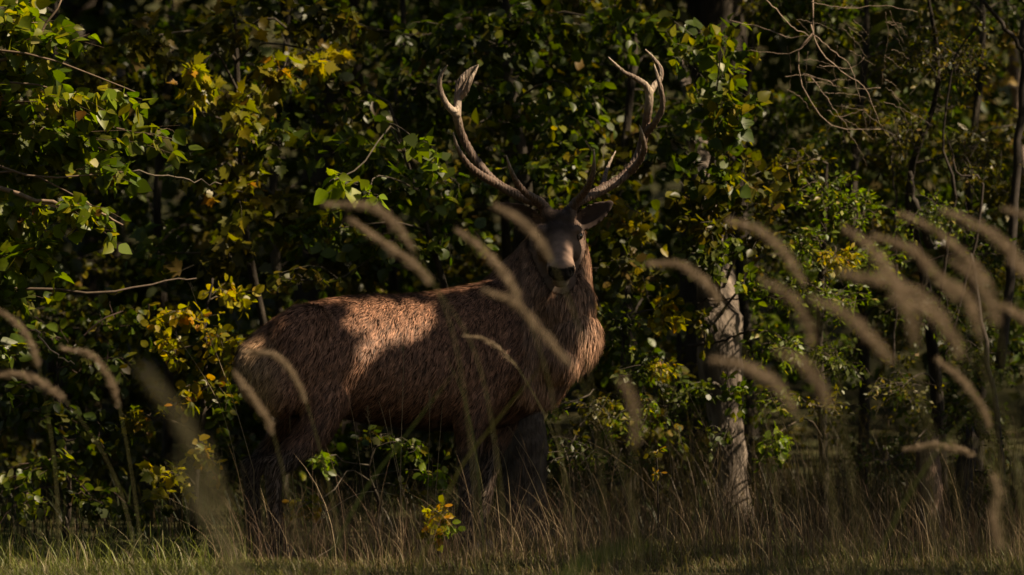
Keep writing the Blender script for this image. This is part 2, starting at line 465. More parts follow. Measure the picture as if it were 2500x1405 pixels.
def plant(name, label, cat, stem, stem_r, sprays, leaf_parts=200, twig_col=(.06, .045, .03), bark=(.030, .024, .018), group=None, trunk_name='trunk', extra=None, sides=10):
    """stem: polyline from the ground up. sprays: (px, py, Y, rx_px, ry_px, depth_m, twigs, leaves per twig, size, palette, kind)"""
    stem = np.asarray(stem, float)
    base = stem[0].copy()
    root = thing(name, label, cat, base, group)
    mb = MB()
    sp = spline(stem, 26)
    rr = np.interp(np.linspace(0, 1, 26), np.linspace(0, 1, len(stem_r)), stem_r)
    rr = rr * (1 + .10 * np.sin(np.arange(26) * 1.9) * R.uniform(.4, 1, 26))
    V, T = tube_geo(sp, rr, sides)
    nv = len(V)
    V[:nv] += R.normal(size=(nv, 3)) * (rr.mean() * .085)
    pt_ = np.sin(V[:, 2] * 23 + V[:, 0] * 31) * np.sin(V[:, 2] * 9.1 - V[:, 0] * 47 + 1.3)
    mb.add(V, T, np.array(bark) * R.uniform(.7, 1.3, (nv, 1)) * (1 + .65 * pt_)[:, None])
    mb.build(trunk_name, M_BARK, root, True)
    twig_col = np.array(twig_col)
    allL = []; brs = []
    for (px, py, Y, rx, ry, rd, nt, per, size, pal, kind) in sprays:
        c = P(px, py, Y)
        s = Y / F
        wood = MB()
        near = sp[np.argmin(np.linalg.norm(sp - c, axis=1) + np.maximum(0, sp[:, 2] - c[2]) * .6)]
        lb = limb(near, c, sag=.1)
        wood.tube(lb, np.linspace(min(.011, rr.min() * .9), .003, len(lb)), 5, twig_col, False)
        out = []
        spray(near, c, (rx * s, rd, ry * s), nt, per, size, kind, out, twig_col, wood=wood)
        brs.append(wood.build('branch', M_TWIG, root, True))
        for pos, ax, nr, sz in out:
            allL.append((pos, ax, nr, sz, np.full(len(pos), len(brs) - 1), [kind] * len(pos), [pal] * len(pos)))
    if extra is not None:
        for pts, r0, r1, colr in extra:
            mb = MB(); pt = spline(pts, 14)
            pt[1:-1] += R.normal(size=(12, 3)) * .006
            mb.tube(pt, np.linspace(r0, r1, 14), 6, colr); mb.build('branch', M_TWIG, root, True)
    if not allL:
        return root
    pos = np.concatenate([a[0] for a in allL]); ax = np.concatenate([a[1] for a in allL]); nr = np.concatenate([a[2] for a in allL])
    sz = np.concatenate([a[3] for a in allL])
    bri = np.concatenate([a[4] for a in allL])
    kinds = sum([a[5] for a in allL], []); pals = sum([a[6] for a in allL], [])
    kinds = np.array(kinds); pals = np.array(pals)
    q = proj(pos)
    inside = (q[:, 0] > 0) & (q[:, 0] < 2500) & (q[:, 1] > 0) & (q[:, 1] < 1405)
    px_size = sz * F / pos[:, 1] * inside
    order = np.argsort(-px_size * R.uniform(.7, 1, len(px_size)) + (pos[:, 1] - pos[:, 1].min()) * 14)
    chosen = order[:leaf_parts]
    mask = np.zeros(len(pos), bool); mask[chosen] = True; mask &= inside
    A = norm(ax); SDv = norm(np.cross(A, nr)); NR = np.cross(SDv, A)
    for i in np.nonzero(mask)[0]:
        o = bpy.data.objects.new('leaf', leaf_part_mesh(str(kinds[i]), str(pals[i]), int(R.integers(0, 10))))
        COL.objects.link(o); o.parent = brs[bri[i]]
        m = np.eye(4); m[:3, 0] = SDv[i] * sz[i]; m[:3, 1] = A[i] * sz[i]; m[:3, 2] = NR[i] * sz[i]; m[:3, 3] = pos[i]
        o.matrix_basis = Matrix(m.tolist())
    rest = ~mask
    mb = MB()
    for k in np.unique(kinds):
        for p in np.unique(pals):
            s = rest & (kinds == k) & (pals == p)
            if s.any():
                mb.add(*leaf_mesh_arrays(k, pos[s], ax[s], nr[s], sz[s], palette(p, int(s.sum()))))
    if mb.n:
        f = mb.build('crown', M_LEAF, root); f['kind'] = 'stuff'
    return root

# ------------------------------------------------------------------ tall trees beside and behind the clearing (their crowns are thinned and filled to shape the shade)
def clump_crown(centre, rad, nclump, per, lsize, pal, clr=.5, shell=.35):
    cs = norm(R.normal(size=(nclump, 3))) * (R.uniform(shell, 1, (nclump, 1)) ** .6) * np.asarray(rad) + np.asarray(centre)
    n = nclump * per
    pos = np.repeat(cs, per, 0) + R.normal(size=(n, 3)) * np.array([clr, clr, clr * .6]) * .55
    ax = norm(R.normal(size=(n, 3)) + np.array([0, 0, -.3])); nr = norm(R.normal(size=(n, 3)) * .6 + np.array([0, 0, 1]))
    return cs, pos, ax, nr, lsize * R.uniform(.7, 1.25, n)

def tall_tree(name, label, base, h, tr, crowns, pal='hazel', lsize=.13, bark=(.05, .04, .03), limbs=26, bough=()):
    base = np.array([base[0], base[1], float(ground_z(np.array(base[0]), np.array(base[1])))])
    root = thing(name, label, 'tree', base)
    lean = np.array([R.uniform(-.25, .25), R.uniform(-.2, .2), 0])
    st = np.array([base + lean * t * t * 2 + np.array([0, 0, h * t]) for t in np.linspace(0, 1, 12)])
    st[1:, :2] += R.normal(size=(11, 2)) * tr * .22
    mb = MB(); sp = spline(st, 44)
    rr = tr * (1.0 - .8 * np.linspace(0, 1, 44)) + tr * .5 * np.exp(-np.linspace(0, 1, 44) * 30)
    V, T = tube_geo(sp, rr, 12)
    V += R.normal(size=V.shape) * tr * .05
    mb.add(V, T, np.array(bark) * R.uniform(.7, 1.3, (len(V), 1)))
    mb.build('trunk', M_BARK, root, True)
    fol = MB()
    for (c, rad, ncl, per, clr) in crowns:
        cs, pos, ax, nr, sz = clump_crown(c, rad, ncl, per, lsize, pal, clr)
        ok = keep_shade(pos) & outside_frame(pos, 60)
        if (base[1] > 34):
            ok = keep_shade(pos) & (pos[:, 2] > 2.2)
        fol.add(*leaf_mesh_arrays('far', pos[ok], ax[ok], nr[ok], sz[ok], palette(pal, int(ok.sum()))))
        for k in range(min(limbs, ncl)):
            a_ = sp[int(R.uniform(.35, .95) * 43)]
            if outside_frame(cs[k:k + 1])[0] and a_[2] > 2.9:
                lb = limb(a_, cs[k], 8)
                if keep_shade(spline(lb, 40), .08).all() and outside_frame(lb).all():
                    lim = MB(); lim.tube(lb, np.linspace(.05, .012, 8), 5, bark, False); lim.build('limb', M_BARK, root, True)
    for p_, r_ in bough:  # unseen leaves set along the sun ray to shade chosen spots
        nb = int(1500 * r_ * r_ / .01 * .42)
        pos = p_ + L * R.uniform(5.2, 8.4, (nb, 1)) + R.normal(size=(nb, 3)) * r_ * .55
        ok = keep_shade(pos, .025) & outside_frame(pos, 60)
        pos = pos[ok]; nb = len(pos)
        fol.add(*leaf_mesh_arrays('far', pos, norm(R.normal(size=(nb, 3))), norm(R.normal(size=(nb, 3)) * .6 + L), lsize * R.uniform(.3, .6, nb), palette(pal, nb)))
    f = fol.build('crown', M_FAR, root); f['kind'] = 'stuff'
    return root

SHADE_BOUGH = [(S(px, py, s), r) for px, py, s, r in [(700, 830, .15, .12), (760, 800, .18, .10), (720, 900, .2, .13), (790, 850, .2, .09), (800, 770, .15, .06), (660, 900, .15, .1), (700, 795, .12, .05), (750, 770, .12, .05), (640, 860, .1, .06), (1110, 745, .15, .06), (1170, 735, .15, .06), (1220, 730, .12, .06),  # leaf clumps added sunward of these spots to shade them
         (780, 950, .2, .1), (1120, 780, .2, .10), (1180, 790, .2, .12), (1100, 870, .22, .12), (1190, 890, .2, .14), (1250, 770, .15, .12), (1250, 860, .1, .14),
         (950, 930, .25, .12), (1040, 930, .25, .13), (870, 990, .2, .1), (980, 1000, .2, .1), (1150, 1050, .15, .1), (720, 1050, .15, .12)]]
SHADE_BOUGH += [(P(px, py, 30.1), r) for px, py, r in [(1290, 640, .10), (1330, 560, .09), (1350, 760, .11), (1320, 830, .12), (1460, 525, .06), (1250, 520, .08)]]
SHADE_BOUGH += [(P(px, py, 32.9), r) for px, py, r in [(1745, 800, .09), (1750, 720, .1), (1760, 930, .13), (1765, 1030, .12), (1765, 1130, .07), (1780, 1220, .1)]]
SHADE_BOUGH += [(P(px, py, 31.6), r) for px, py, r in [(1280, 1150, .13), (1285, 1060, .08)]]
tall_tree('oak_tree', 'tall oak beside the clearing whose crown is shaped to shade the stag', (5.6, 32.8), 11.5, .24,
          [((4.4, 29.6, 6.6), (2.6, 3.6, 4.0), 250, 80, .60), ((3.2, 29.8, 4.6), (1.2, 2.6, 1.2), 50, 80, .42)], 'hazel', bough=SHADE_BOUGH)
tall_tree('oak_tree', 'second tall oak with its trunk set back behind the shading oak', (7.6, 33.2), 13, .28,
          [((6.4, 32.4, 7.2), (3.2, 2.8, 4.8), 170, 70, .65)], 'hazel')
tall_tree('oak_tree', 'broad oak standing out in the meadow before the forest edge', (9.0, 26.2), 11, .26,
          [((7.6, 27.0, 8.2), (2.8, 2.4, 3.6), 110, 70, .6)], 'hazel')
for k, (bx, by, lab) in enumerate([(-4.6, 36.5, 'dark forest tree behind the left edge of the aspen'), (-1.15, 38.6, 'slim forest tree standing behind the maple'),
                                   (1.2, 37.4, 'forest tree whose trunk stands behind the antlers'), (3.6, 37.2, 'forest tree behind the thorn thicket'),
                                   (-2.9, 43.0, 'deep forest tree in the dark behind the left shrubs'), (0.4, 45.0, 'deep forest tree in the dark behind the stag'),
                                   (4.2, 43.5, 'deep forest tree behind the thicket on the bank'), (6.6, 39.5, 'forest tree right of the thorn thicket')]):
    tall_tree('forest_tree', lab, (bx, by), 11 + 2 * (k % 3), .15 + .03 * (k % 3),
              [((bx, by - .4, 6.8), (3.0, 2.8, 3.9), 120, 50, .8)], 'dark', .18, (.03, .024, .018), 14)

# deep wood: a mass of dark leaves that nobody could count
n = 90000
pos = np.stack([R.uniform(-6, 6.5, n), R.uniform(38.5, 49, n), R.uniform(0.2, 7.5, n)], 1)
cl = np.sin(pos[:, 0] * 2.1 + pos[:, 1]) + np.sin(pos[:, 2] * 2.7 + pos[:, 0] * 1.3) + np.sin(pos[:, 1] * 2.3 - pos[:, 2] * 1.1)
ok = (cl > -.7) & keep_shade(pos)
pos = pos[ok]; n = len(pos)
pos[:, 2] += ground_z(pos[:, 0], pos[:, 1])
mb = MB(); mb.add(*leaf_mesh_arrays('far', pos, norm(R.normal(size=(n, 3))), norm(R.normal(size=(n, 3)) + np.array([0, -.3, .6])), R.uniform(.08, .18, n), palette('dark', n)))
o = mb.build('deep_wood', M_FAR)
o['kind'] = 'stuff'; o['label'] = 'dark mass of forest leaves behind the shrubs'; o['category'] = 'forest'

# unseen woodland added around the clearing to cut low sky light
mb = MB()
for (x0, x1, y0, y1, h, n) in [(-15, -8, 2, 33, 16, 16000), (-16, 16, -16, -8, 20, 20000), (9, 15, -12, 13, 8.5, 6000), (-15, -7, -10, 4, 15, 5000)]:
    pos = np.stack([R.uniform(x0, x1, n), R.uniform(y0, y1, n), R.uniform(.2, 1, n) * h], 1)
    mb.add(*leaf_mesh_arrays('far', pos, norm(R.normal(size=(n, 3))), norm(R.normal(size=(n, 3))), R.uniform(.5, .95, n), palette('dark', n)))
o = mb.build('added_woodland', M_FAR)
o['kind'] = 'stuff'; o['label'] = 'unseen woodland added round the clearing to cut sky light'; o['category'] = 'forest'

# ------------------------------------------------------------------ shrubs and small trees of the forest edge
def G(px, Y):
    x = (px - 1250) * Y / F
    return np.array([x, Y, float(ground_z(np.array(x), np.array(Y)))])

plant('aspen_tree', 'aspen reaching in with large sunlit lime green leaves beside the open grass', 'tree',
      [G(-330, 31.0), P(-300, 900, 31.0), P(-330, 500, 30.9), P(-290, 100, 30.8), P(-250, -300, 30.8), P(-260, -900, 30.8)], [.11, .095, .085, .07, .055, .04],
      [(60, 60, 30.7, 130, 80, .22, 18, 9, .085, 'aspen', 'aspen'), (170, 110, 30.6, 110, 70, .2, 12, 8, .085, 'aspen', 'aspen'),
       (60, 180, 30.7, 90, 60, .2, 11, 8, .08, 'aspen', 'aspen'), (210, 245, 30.5, 120, 50, .2, 14, 8, .08, 'aspen', 'aspen'),
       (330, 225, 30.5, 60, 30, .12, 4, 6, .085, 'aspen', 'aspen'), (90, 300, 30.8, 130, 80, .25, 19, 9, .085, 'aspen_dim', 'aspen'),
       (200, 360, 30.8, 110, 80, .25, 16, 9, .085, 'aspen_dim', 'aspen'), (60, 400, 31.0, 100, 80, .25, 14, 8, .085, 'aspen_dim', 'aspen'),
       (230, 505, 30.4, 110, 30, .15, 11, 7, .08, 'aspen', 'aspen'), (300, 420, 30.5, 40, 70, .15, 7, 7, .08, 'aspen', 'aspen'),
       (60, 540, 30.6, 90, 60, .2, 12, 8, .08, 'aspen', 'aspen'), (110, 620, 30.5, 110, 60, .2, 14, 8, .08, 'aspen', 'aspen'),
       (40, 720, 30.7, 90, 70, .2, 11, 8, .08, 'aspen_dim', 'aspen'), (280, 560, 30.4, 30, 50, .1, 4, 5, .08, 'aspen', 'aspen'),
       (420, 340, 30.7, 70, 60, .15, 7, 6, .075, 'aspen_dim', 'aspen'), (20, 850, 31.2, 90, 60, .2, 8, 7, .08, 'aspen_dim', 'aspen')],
      300, (.11, .075, .05), (.10, .09, .07),
      extra=[([P(-300, 430, 30.8), P(-60, 450, 30.6), P(100, 488, 30.5), P(185, 512, 30.45), P(250, 520, 30.4), P(300, 550, 30.4)], .016, .004, (.16, .11, .075)),
             ([P(-290, 240, 30.8), P(-20, 150, 30.7), P(60, 120, 30.6), P(110, 60, 30.6), P(150, 0, 30.6)], .012, .004, (.13, .09, .06)),
             ([P(320, 420, 30.5), P(400, 430, 30.6), P(470, 440, 30.7), P(540, 450, 30.8)], .004, .003, (.09, .07, .05)),
             ([P(85, 805, 30.2), P(110, 835, 30.2), P(145, 870, 30.2), P(182, 890, 30.2)], .006, .003, (.26, .19, .13)),
             ([P(-290, 700, 30.9), P(0, 700, 30.8), P(250, 715, 30.8), P(400, 690, 30.9), P(480, 680, 31)], .010, .003, (.07, .05, .035))])

plant('maple_tree', 'young maple with olive and yellow lobed leaves behind the aspen', 'tree',
      [G(660, 33.4), P(660, 900, 33.4), P(600, 560, 33.3), P(575, 100, 33.2), P(560, -250, 33.2)], [.026, .022, .018, .014, .010],
      [(470, 190, 32.0, 65, 60, .12, 9, 8, .085, 'yellow', 'maple'), (340, 100, 32.6, 130, 80, .25, 14, 8, .09, 'olive', 'maple'),
       (590, 270, 32.2, 50, 90, .15, 8, 8, .085, 'maple', 'maple'), (690, 170, 32.4, 100, 90, .22, 13, 8, .08, 'maple', 'maple'),
       (790, 150, 32.6, 60, 60, .15, 7, 7, .08, 'yellow', 'maple'), (830, 50, 32.8, 160, 60, .25, 14, 8, .08, 'olive', 'maple'),
       (700, 350, 32.6, 140, 80, .25, 13, 8, .08, 'hazel', 'maple'), (590, 470, 32.5, 110, 80, .22, 12, 8, .08, 'maple', 'maple'),
       (480, 420, 32.4, 100, 70, .2, 10, 7, .08, 'hazel', 'maple'), (560, 60, 33.0, 140, 70, .25, 12, 8, .085, 'olive', 'maple'),
       (440, 300, 32.8, 120, 60, .2, 6, 7, .085, 'hazel', 'maple'), (550, 620, 32.4, 130, 80, .2, 12, 8, .08, 'olive', 'maple'),
       (700, 520, 32.6, 120, 80, .22, 12, 8, .08, 'olive', 'maple'), (380, 620, 32.8, 100, 90, .22, 8, 8, .08, 'hazel', 'maple')],
      260, (.05, .04, .028))

plant('hazel_shrub', 'hazel shrub with a few big lime leaves catching sun behind the back of the stag', 'shrub',
      [G(1150, 32.7), P(1140, 1000, 32.7), P(1090, 720, 32.6), P(1010, 450, 32.5), P(950, 250, 32.5)], [.025, .022, .018, .012, .006],
      [(815, 440, 31.2, 45, 45, .08, 4, 4, .10, 'lime', 'aspen'), (900, 478, 31.2, 45, 20, .08, 3, 4, .07, 'lime', 'aspen'),
       (1015, 350, 31.4, 50, 30, .1, 4, 5, .08, 'fresh', 'aspen'), (1060, 400, 31.6, 60, 40, .12, 5, 6, .07, 'fresh', 'aspen'),
       (880, 380, 32.2, 150, 90, .25, 13, 8, .075, 'hazel', 'hazel'), (1000, 460, 32.2, 130, 90, .25, 13, 8, .07, 'hazel', 'hazel'),
       (760, 570, 32.4, 150, 80, .25, 14, 8, .07, 'hazel', 'hazel'), (920, 600, 32.4, 150, 90, .25, 14, 8, .07, 'hazel', 'hazel'),
       (1080, 580, 32.5, 130, 90, .25, 13, 8, .07, 'hazel', 'hazel'), (1130, 440, 32.6, 130, 90, .25, 12, 8, .07, 'hazel', 'hazel'),
       (850, 240, 32.8, 150, 80, .25, 12, 8, .075, 'dark', 'hazel'), (700, 680, 32.2, 140, 60, .2, 10, 8, .06, 'olive', 'hazel')],
      240, (.05, .04, .028))

plant('hornbeam_tree', 'hornbeam with dark drooping foliage behind the antlers', 'tree',
      [G(1255, 34.6), P(1250, 900, 34.6), P(1280, 500, 34.6), P(1240, 150, 34.6), P(1260, -300, 34.6)], [.07, .06, .05, .04, .025],
      [(1080, 90, 33.6, 200, 80, .3, 22, 9, .07, 'dark', 'hazel'), (1300, 60, 33.6, 190, 80, .3, 22, 9, .07, 'hazel', 'hazel'),
       (1500, 60, 33.4, 180, 80, .3, 22, 9, .07, 'hazel', 'hazel'), (1230, 260, 33.6, 170, 110, .3, 24, 9, .065, 'hazel', 'hazel'),
       (1420, 250, 33.2, 140, 100, .3, 20, 9, .065, 'hazel', 'hazel'), (1330, 400, 33.2, 150, 90, .3, 22, 9, .065, 'hazel', 'hazel'),
       (1170, 300, 32.8, 50, 50, .1, 4, 4, .08, 'olive', 'aspen'), (1480, 420, 33.4, 110, 110, .3, 18, 9, .06, 'olive', 'hazel'),
       (1560, 520, 33.0, 110, 90, .25, 18, 9, .06, 'maple', 'hazel'), (1250, 120, 34.2, 200, 120, .3, 19, 9, .07, 'dark', 'hazel'),
       (1000, 220, 34.0, 170, 120, .3, 22, 9, .07, 'dark', 'hazel'), (1400, 520, 33.6, 130, 80, .3, 14, 9, .06, 'hazel', 'hazel'),
       (1560, 650, 32.9, 90, 110, .25, 19, 9, .06, 'olive', 'hazel')],
      240, (.045, .035, .025), (.05, .042, .032))

plant('yellow_shrub', 'low yellowing shrub behind the rump of the stag', 'shrub',
      [G(470, 32.0), P(480, 1150, 32.0), P(500, 950, 31.9), P(500, 800, 31.9), P(520, 680, 31.9)], [.02, .018, .014, .01, .005],
      [(450, 780, 31.7, 110, 70, .2, 14, 9, .055, 'yellow', 'hazel'), (540, 860, 31.8, 90, 90, .2, 13, 9, .055, 'maple', 'hazel'),
       (480, 950, 31.7, 80, 60, .18, 10, 8, .055, 'maple', 'hazel'), (410, 860, 31.9, 90, 60, .18, 9, 8, .05, 'yellow', 'hazel'),
       (560, 1000, 31.8, 80, 80, .18, 11, 8, .055, 'hazel', 'hazel'), (400, 1180, 31.4, 80, 55, .15, 10, 8, .06, 'yellow', 'maple'),
       (520, 1120, 31.6, 70, 70, .15, 9, 8, .055, 'maple', 'hazel'), (560, 740, 32.0, 90, 60, .2, 9, 8, .055, 'yellow', 'hazel'),
       (330, 1020, 32.0, 110, 60, .2, 8, 8, .06, 'maple', 'maple')],
      240, (.06, .045, .03), trunk_name='stem')

plant('bramble_bush', 'shaded bramble mound above the open green grass', 'shrub',
      [G(160, 32.4), P(170, 1200, 32.4), P(150, 1050, 32.3), P(140, 900, 32.3)], [.015, .012, .01, .006],
      [(80, 1000, 32.0, 140, 80, .25, 14, 9, .065, 'dark', 'hazel'), (240, 1080, 32.0, 140, 90, .25, 14, 9, .065, 'dark', 'hazel'),
       (90, 1140, 31.8, 140, 80, .25, 14, 9, .06, 'aspen_dim', 'hazel'), (220, 1210, 31.6, 120, 60, .2, 10, 9, .055, 'dark', 'hazel'),
       (60, 1240, 31.4, 110, 60, .2, 8, 9, .055, 'aspen_dim', 'hazel'), (330, 1250, 31.4, 90, 50, .2, 7, 8, .05, 'dark', 'hazel'),
       (240, 900, 32.3, 140, 90, .25, 12, 9, .065, 'dark', 'hazel'), (120, 820, 32.4, 120, 70, .25, 9, 9, .065, 'hazel', 'hazel'),
       (300, 760, 32.5, 120, 80, .25, 9, 9, .065, 'hazel', 'hazel')],
      160, (.05, .03, .025), trunk_name='stem')

plant('undergrowth_shrub', 'small leafy shrub seen beneath the belly of the stag', 'shrub',
      [G(920, 31.9), P(925, 1230, 31.9), P(900, 1150, 31.8), P(930, 1060, 31.8)], [.012, .01, .008, .005],
      [(770, 1130, 31.4, 70, 50, .15, 10, 8, .045, 'fresh', 'hazel'), (900, 1080, 31.8, 90, 50, .18, 11, 8, .045, 'dark', 'hazel'),
       (1020, 1090, 31.7, 70, 60, .18, 11, 8, .045, 'hazel', 'hazel'), (1075, 1170, 31.5, 40, 80, .12, 8, 8, .045, 'fresh', 'hazel'),
       (730, 1240, 31.1, 60, 40, .12, 8, 8, .045, 'maple', 'hazel'), (990, 1200, 31.5, 60, 40, .12, 5, 7, .04, 'olive', 'hazel')],
      150, (.05, .04, .028), trunk_name='stem')

plant('yellow_sapling', 'yellow leaved sapling in the dry grass between the legs of the stag', 'sapling',
      [G(1072, 29.3), P(1070, 1310, 29.3), P(1074, 1250, 29.3), P(1070, 1215, 29.3)], [.006, .005, .004, .002],
      [(1068, 1255, 29.25, 38, 36, .08, 9, 8, .042, 'yellow', 'hazel'), (1060, 1300, 29.25, 45, 25, .08, 6, 6, .04, 'yellow', 'hazel'),
       (1085, 1290, 29.25, 35, 35, .08, 5, 6, .042, 'fresh', 'hazel')], 120, (.08, .06, .03), trunk_name='stem')
plant('yellow_seedling', 'tiny bright yellow seedling right of the chest above the dry grass', 'sapling',
      [G(1608, 31.0), P(1606, 1200, 31.0), P(1604, 1130, 31.0), P(1602, 1100, 31.0)], [.005, .004, .003, .002],
      [(1602, 1105, 30.9, 18, 12, .03, 3, 3, .035, 'yellow', 'hazel'), (1605, 1160, 30.9, 14, 25, .03, 3, 3, .035, 'yellow', 'long')], 40, (.12, .10, .05), trunk_name='stem')

plant('grey_willow', 'grey green willow bush with small pale leaves right beside the chest of the stag', 'shrub',
      [G(1530, 32.9), P(1535, 1100, 32.9), P(1520, 900, 32.8), P(1530, 700, 32.8)], [.02, .016, .012, .006],
      [(1510, 790, 32.4, 70, 90, .18, 21, 10, .045, 'grey', 'small'), (1560, 900, 32.4, 90, 80, .2, 23, 10, .045, 'grey', 'small'),
       (1440, 1000, 32.2, 110, 60, .2, 20, 10, .042, 'olive', 'small'), (1560, 1020, 32.3, 100, 80, .2, 21, 10, .042, 'fresh', 'small'),
       (1390, 1100, 32.0, 90, 70, .2, 15, 9, .042, 'dark', 'small'), (1340, 1000, 32.0, 40, 40, .1, 9, 8, .045, 'fresh', 'small'),
       (1640, 770, 32.4, 45, 70, .12, 14, 8, .055, 'yellow', 'hazel'), (1620, 890, 32.3, 40, 50, .12, 11, 8, .045, 'yellow', 'long'),
       (1500, 1140, 32.0, 110, 70, .2, 15, 9, .042, 'dark', 'small'), (1660, 1000, 32.4, 70, 120, .2, 15, 9, .045, 'grey', 'small')],
      240, (.05, .04, .03), trunk_name='stem')

# the scarred trunk right of the stag
plant('alder_tree', 'alder with scarred grey trunk and bark patches lit by the sun', 'tree',
      [G(1790, 33.0), P(1782, 1150, 33.0), P(1772, 1000, 33.0), P(1758, 850, 33.0), P(1750, 720, 33.1), P(1732, 580, 33.7), P(1715, 420, 34.5), P(1690, 260, 35.4), P(1650, 130, 36)],
      [.115, .088, .088, .128, .115, .08, .055, .035, .015],
      [(1780, 250, 32.2, 120, 100, .25, 18, 9, .075, 'hazel', 'aspen'), (1720, 70, 32.4, 170, 70, .3, 19, 9, .075, 'hazel', 'aspen'),
       (1640, 330, 32.8, 90, 90, .25, 10, 8, .07, 'dark', 'aspen'), (1760, 130, 32.0, 70, 50, .15, 6, 6, .08, 'aspen_dim', 'aspen'),
       (1690, 480, 32.6, 110, 90, .25, 16, 9, .065, 'olive', 'hazel'), (1720, 600, 32.5, 110, 70, .25, 16, 9, .06, 'grey', 'hazel'),
       (1745, 400, 32.3, 80, 80, .15, 15, 9, .07, 'hazel', 'aspen'), (1740, 530, 32.3, 80, 70, .15, 15, 9, .06, 'olive', 'hazel'), (1750, 630, 32.3, 80, 50, .15, 14, 9, .055, 'grey', 'hazel'),
       (1700, 960, 32.4, 60, 50, .12, 9, 9, .045, 'grey', 'hazel'), (1710, 800, 32.4, 45, 60, .1, 7, 8, .05, 'olive', 'hazel'), (1800, 960, 32.4, 50, 60, .12, 9, 9, .045, 'fresh', 'hazel'),
       (1760, 1060, 32.4, 50, 40, .1, 6, 8, .04, 'grey', 'hazel'), (1830, 700, 32.4, 60, 60, .12, 9, 9, .045, 'fresh', 'hazel'), (1830, 430, 32.5, 110, 100, .25, 16, 9, .065, 'olive', 'hazel'), (1860, 560, 32.5, 80, 80, .2, 13, 9, .05, 'olive', 'hazel')],
      220, (.06, .05, .04), (.125, .10, .082), sides=16,
      extra=[([P(1680, 845, 32.85), P(1750, 835, 32.8), P(1800, 820, 32.75), P(1850, 805, 32.7)], .010, .005, (.035, .026, .02)),
             ([P(1690, 740, 32.9), P(1740, 733, 32.8), P(1820, 730, 32.7)], .006, .004, (.035, .026, .02))])

# bushes with small bright leaves
plant('spindle_bush', 'bright bush with many small sunlit green leaves behind the grass plumes', 'shrub',
      [G(2010, 33.0), P(2010, 1100, 33.0), P(2000, 850, 32.9), P(2010, 600, 32.8), P(2020, 400, 32.8)], [.03, .025, .02, .015, .006],
      [(2010, 480, 32.5, 110, 80, .22, 27, 10, .042, 'fresh', 'small'), (1960, 590, 32.5, 110, 80, .22, 27, 10, .042, 'fresh', 'small'),
       (2040, 630, 32.3, 70, 50, .15, 21, 10, .040, 'yellow', 'small'), (2100, 520, 32.6, 110, 90, .22, 26, 10, .04, 'fresh', 'small'),
       (1920, 720, 32.5, 100, 80, .22, 24, 10, .042, 'fresh', 'small'), (2060, 740, 32.6, 120, 80, .22, 26, 10, .04, 'fresh', 'small'),
       (1890, 850, 32.4, 90, 70, .2, 21, 10, .042, 'fresh', 'small'), (2020, 880, 32.5, 120, 70, .22, 23, 10, .04, 'grey', 'small'),
       (1880, 1090, 32.2, 60, 55, .15, 17, 9, .045, 'fresh', 'hazel'), (1900, 980, 32.4, 80, 60, .2, 17, 10, .042, 'fresh', 'small'),
       (2160, 640, 32.8, 100, 90, .22, 21, 10, .04, 'fresh', 'small'), (1950, 400, 32.7, 90, 60, .22, 17, 10, .042, 'olive', 'small'),
       (2030, 1010, 32.4, 110, 80, .2, 17, 10, .04, 'olive', 'small')],
      300, (.06, .045, .03), trunk_name='stem')

plant('thorn_thicket', 'thorn thicket of thin dark stems and sparse tiny leaves beside the bright bush', 'shrub',
      [G(2300, 33.4), P(2290, 1000, 33.4), P(2260, 700, 33.3), P(2220, 450, 33.3), P(2290, 200, 33.3), P(2250, -100, 33.3)], [.04, .034, .028, .02, .014, .008],
      [(2220, 130, 33.0, 170, 110, .35, 38, 11, .035, 'olive', 'small'), (2370, 160, 33.2, 140, 140, .35, 34, 11, .035, 'olive', 'small'),
       (2210, 330, 33.0, 150, 110, .35, 38, 11, .035, 'olive', 'small'), (2380, 400, 33.2, 140, 130, .35, 34, 11, .035, 'olive', 'small'),
       (2280, 520, 33.0, 150, 100, .35, 32, 11, .035, 'fresh', 'small'), (2420, 620, 33.2, 120, 120, .35, 29, 11, .035, 'dark', 'small'),
       (2250, 760, 33.0, 150, 110, .35, 30, 11, .035, 'dark', 'small'), (2400, 860, 33.0, 140, 120, .35, 30, 11, .035, 'dark', 'small'),
       (2200, 950, 32.8, 140, 100, .3, 27, 10, .035, 'olive', 'small'), (2380, 1050, 32.6, 150, 100, .3, 27, 10, .035, 'dark', 'small'),
       (2150, 1130, 32.4, 140, 80, .3, 21, 10, .035, 'dark', 'small'), (2450, 1200, 32.2, 90, 90, .3, 17, 10, .035, 'dark', 'small')],
      200, (.035, .026, .02), trunk_name='stem',
      extra=[([P(2440, 900, 33.1), P(2470, 600, 33.1), P(2490, 300, 33.1), P(2500, 50, 33.1)], .028, .018, (.03, .023, .018)),
             ([G(2460, 32.6), P(2440, 1050, 32.6), P(2400, 800, 32.7), P(2370, 620, 32.8)], .020, .008, (.03, .023, .018)),
             ([P(2270, 600, 33.1), P(2235, 500, 33.0), P(2220, 420, 33.0)], .024, .014, (.03, .023, .018)),
             ([P(2290, 760, 33.2), P(2330, 470, 33.0), P(2300, 350, 33.0), P(2330, 150, 33.0), P(2400, 40, 33.0)], .010, .004, (.03, .023, .018)),
             ([P(2300, 900, 33.1), P(2400, 480, 33.0), P(2340, 420, 33.0), P(2310, 330, 33.0)], .009, .004, (.035, .026, .02)),
             ([P(2180, 900, 33.1), P(2190, 620, 33.0), P(2175, 380, 33.0)], .008, .004, (.03, .023, .018)),
             ([P(2500, 130, 33.0), P(2430, 40, 33.0), P(2400, 0, 33.0)], .012, .01, (.03, .023, .018))])

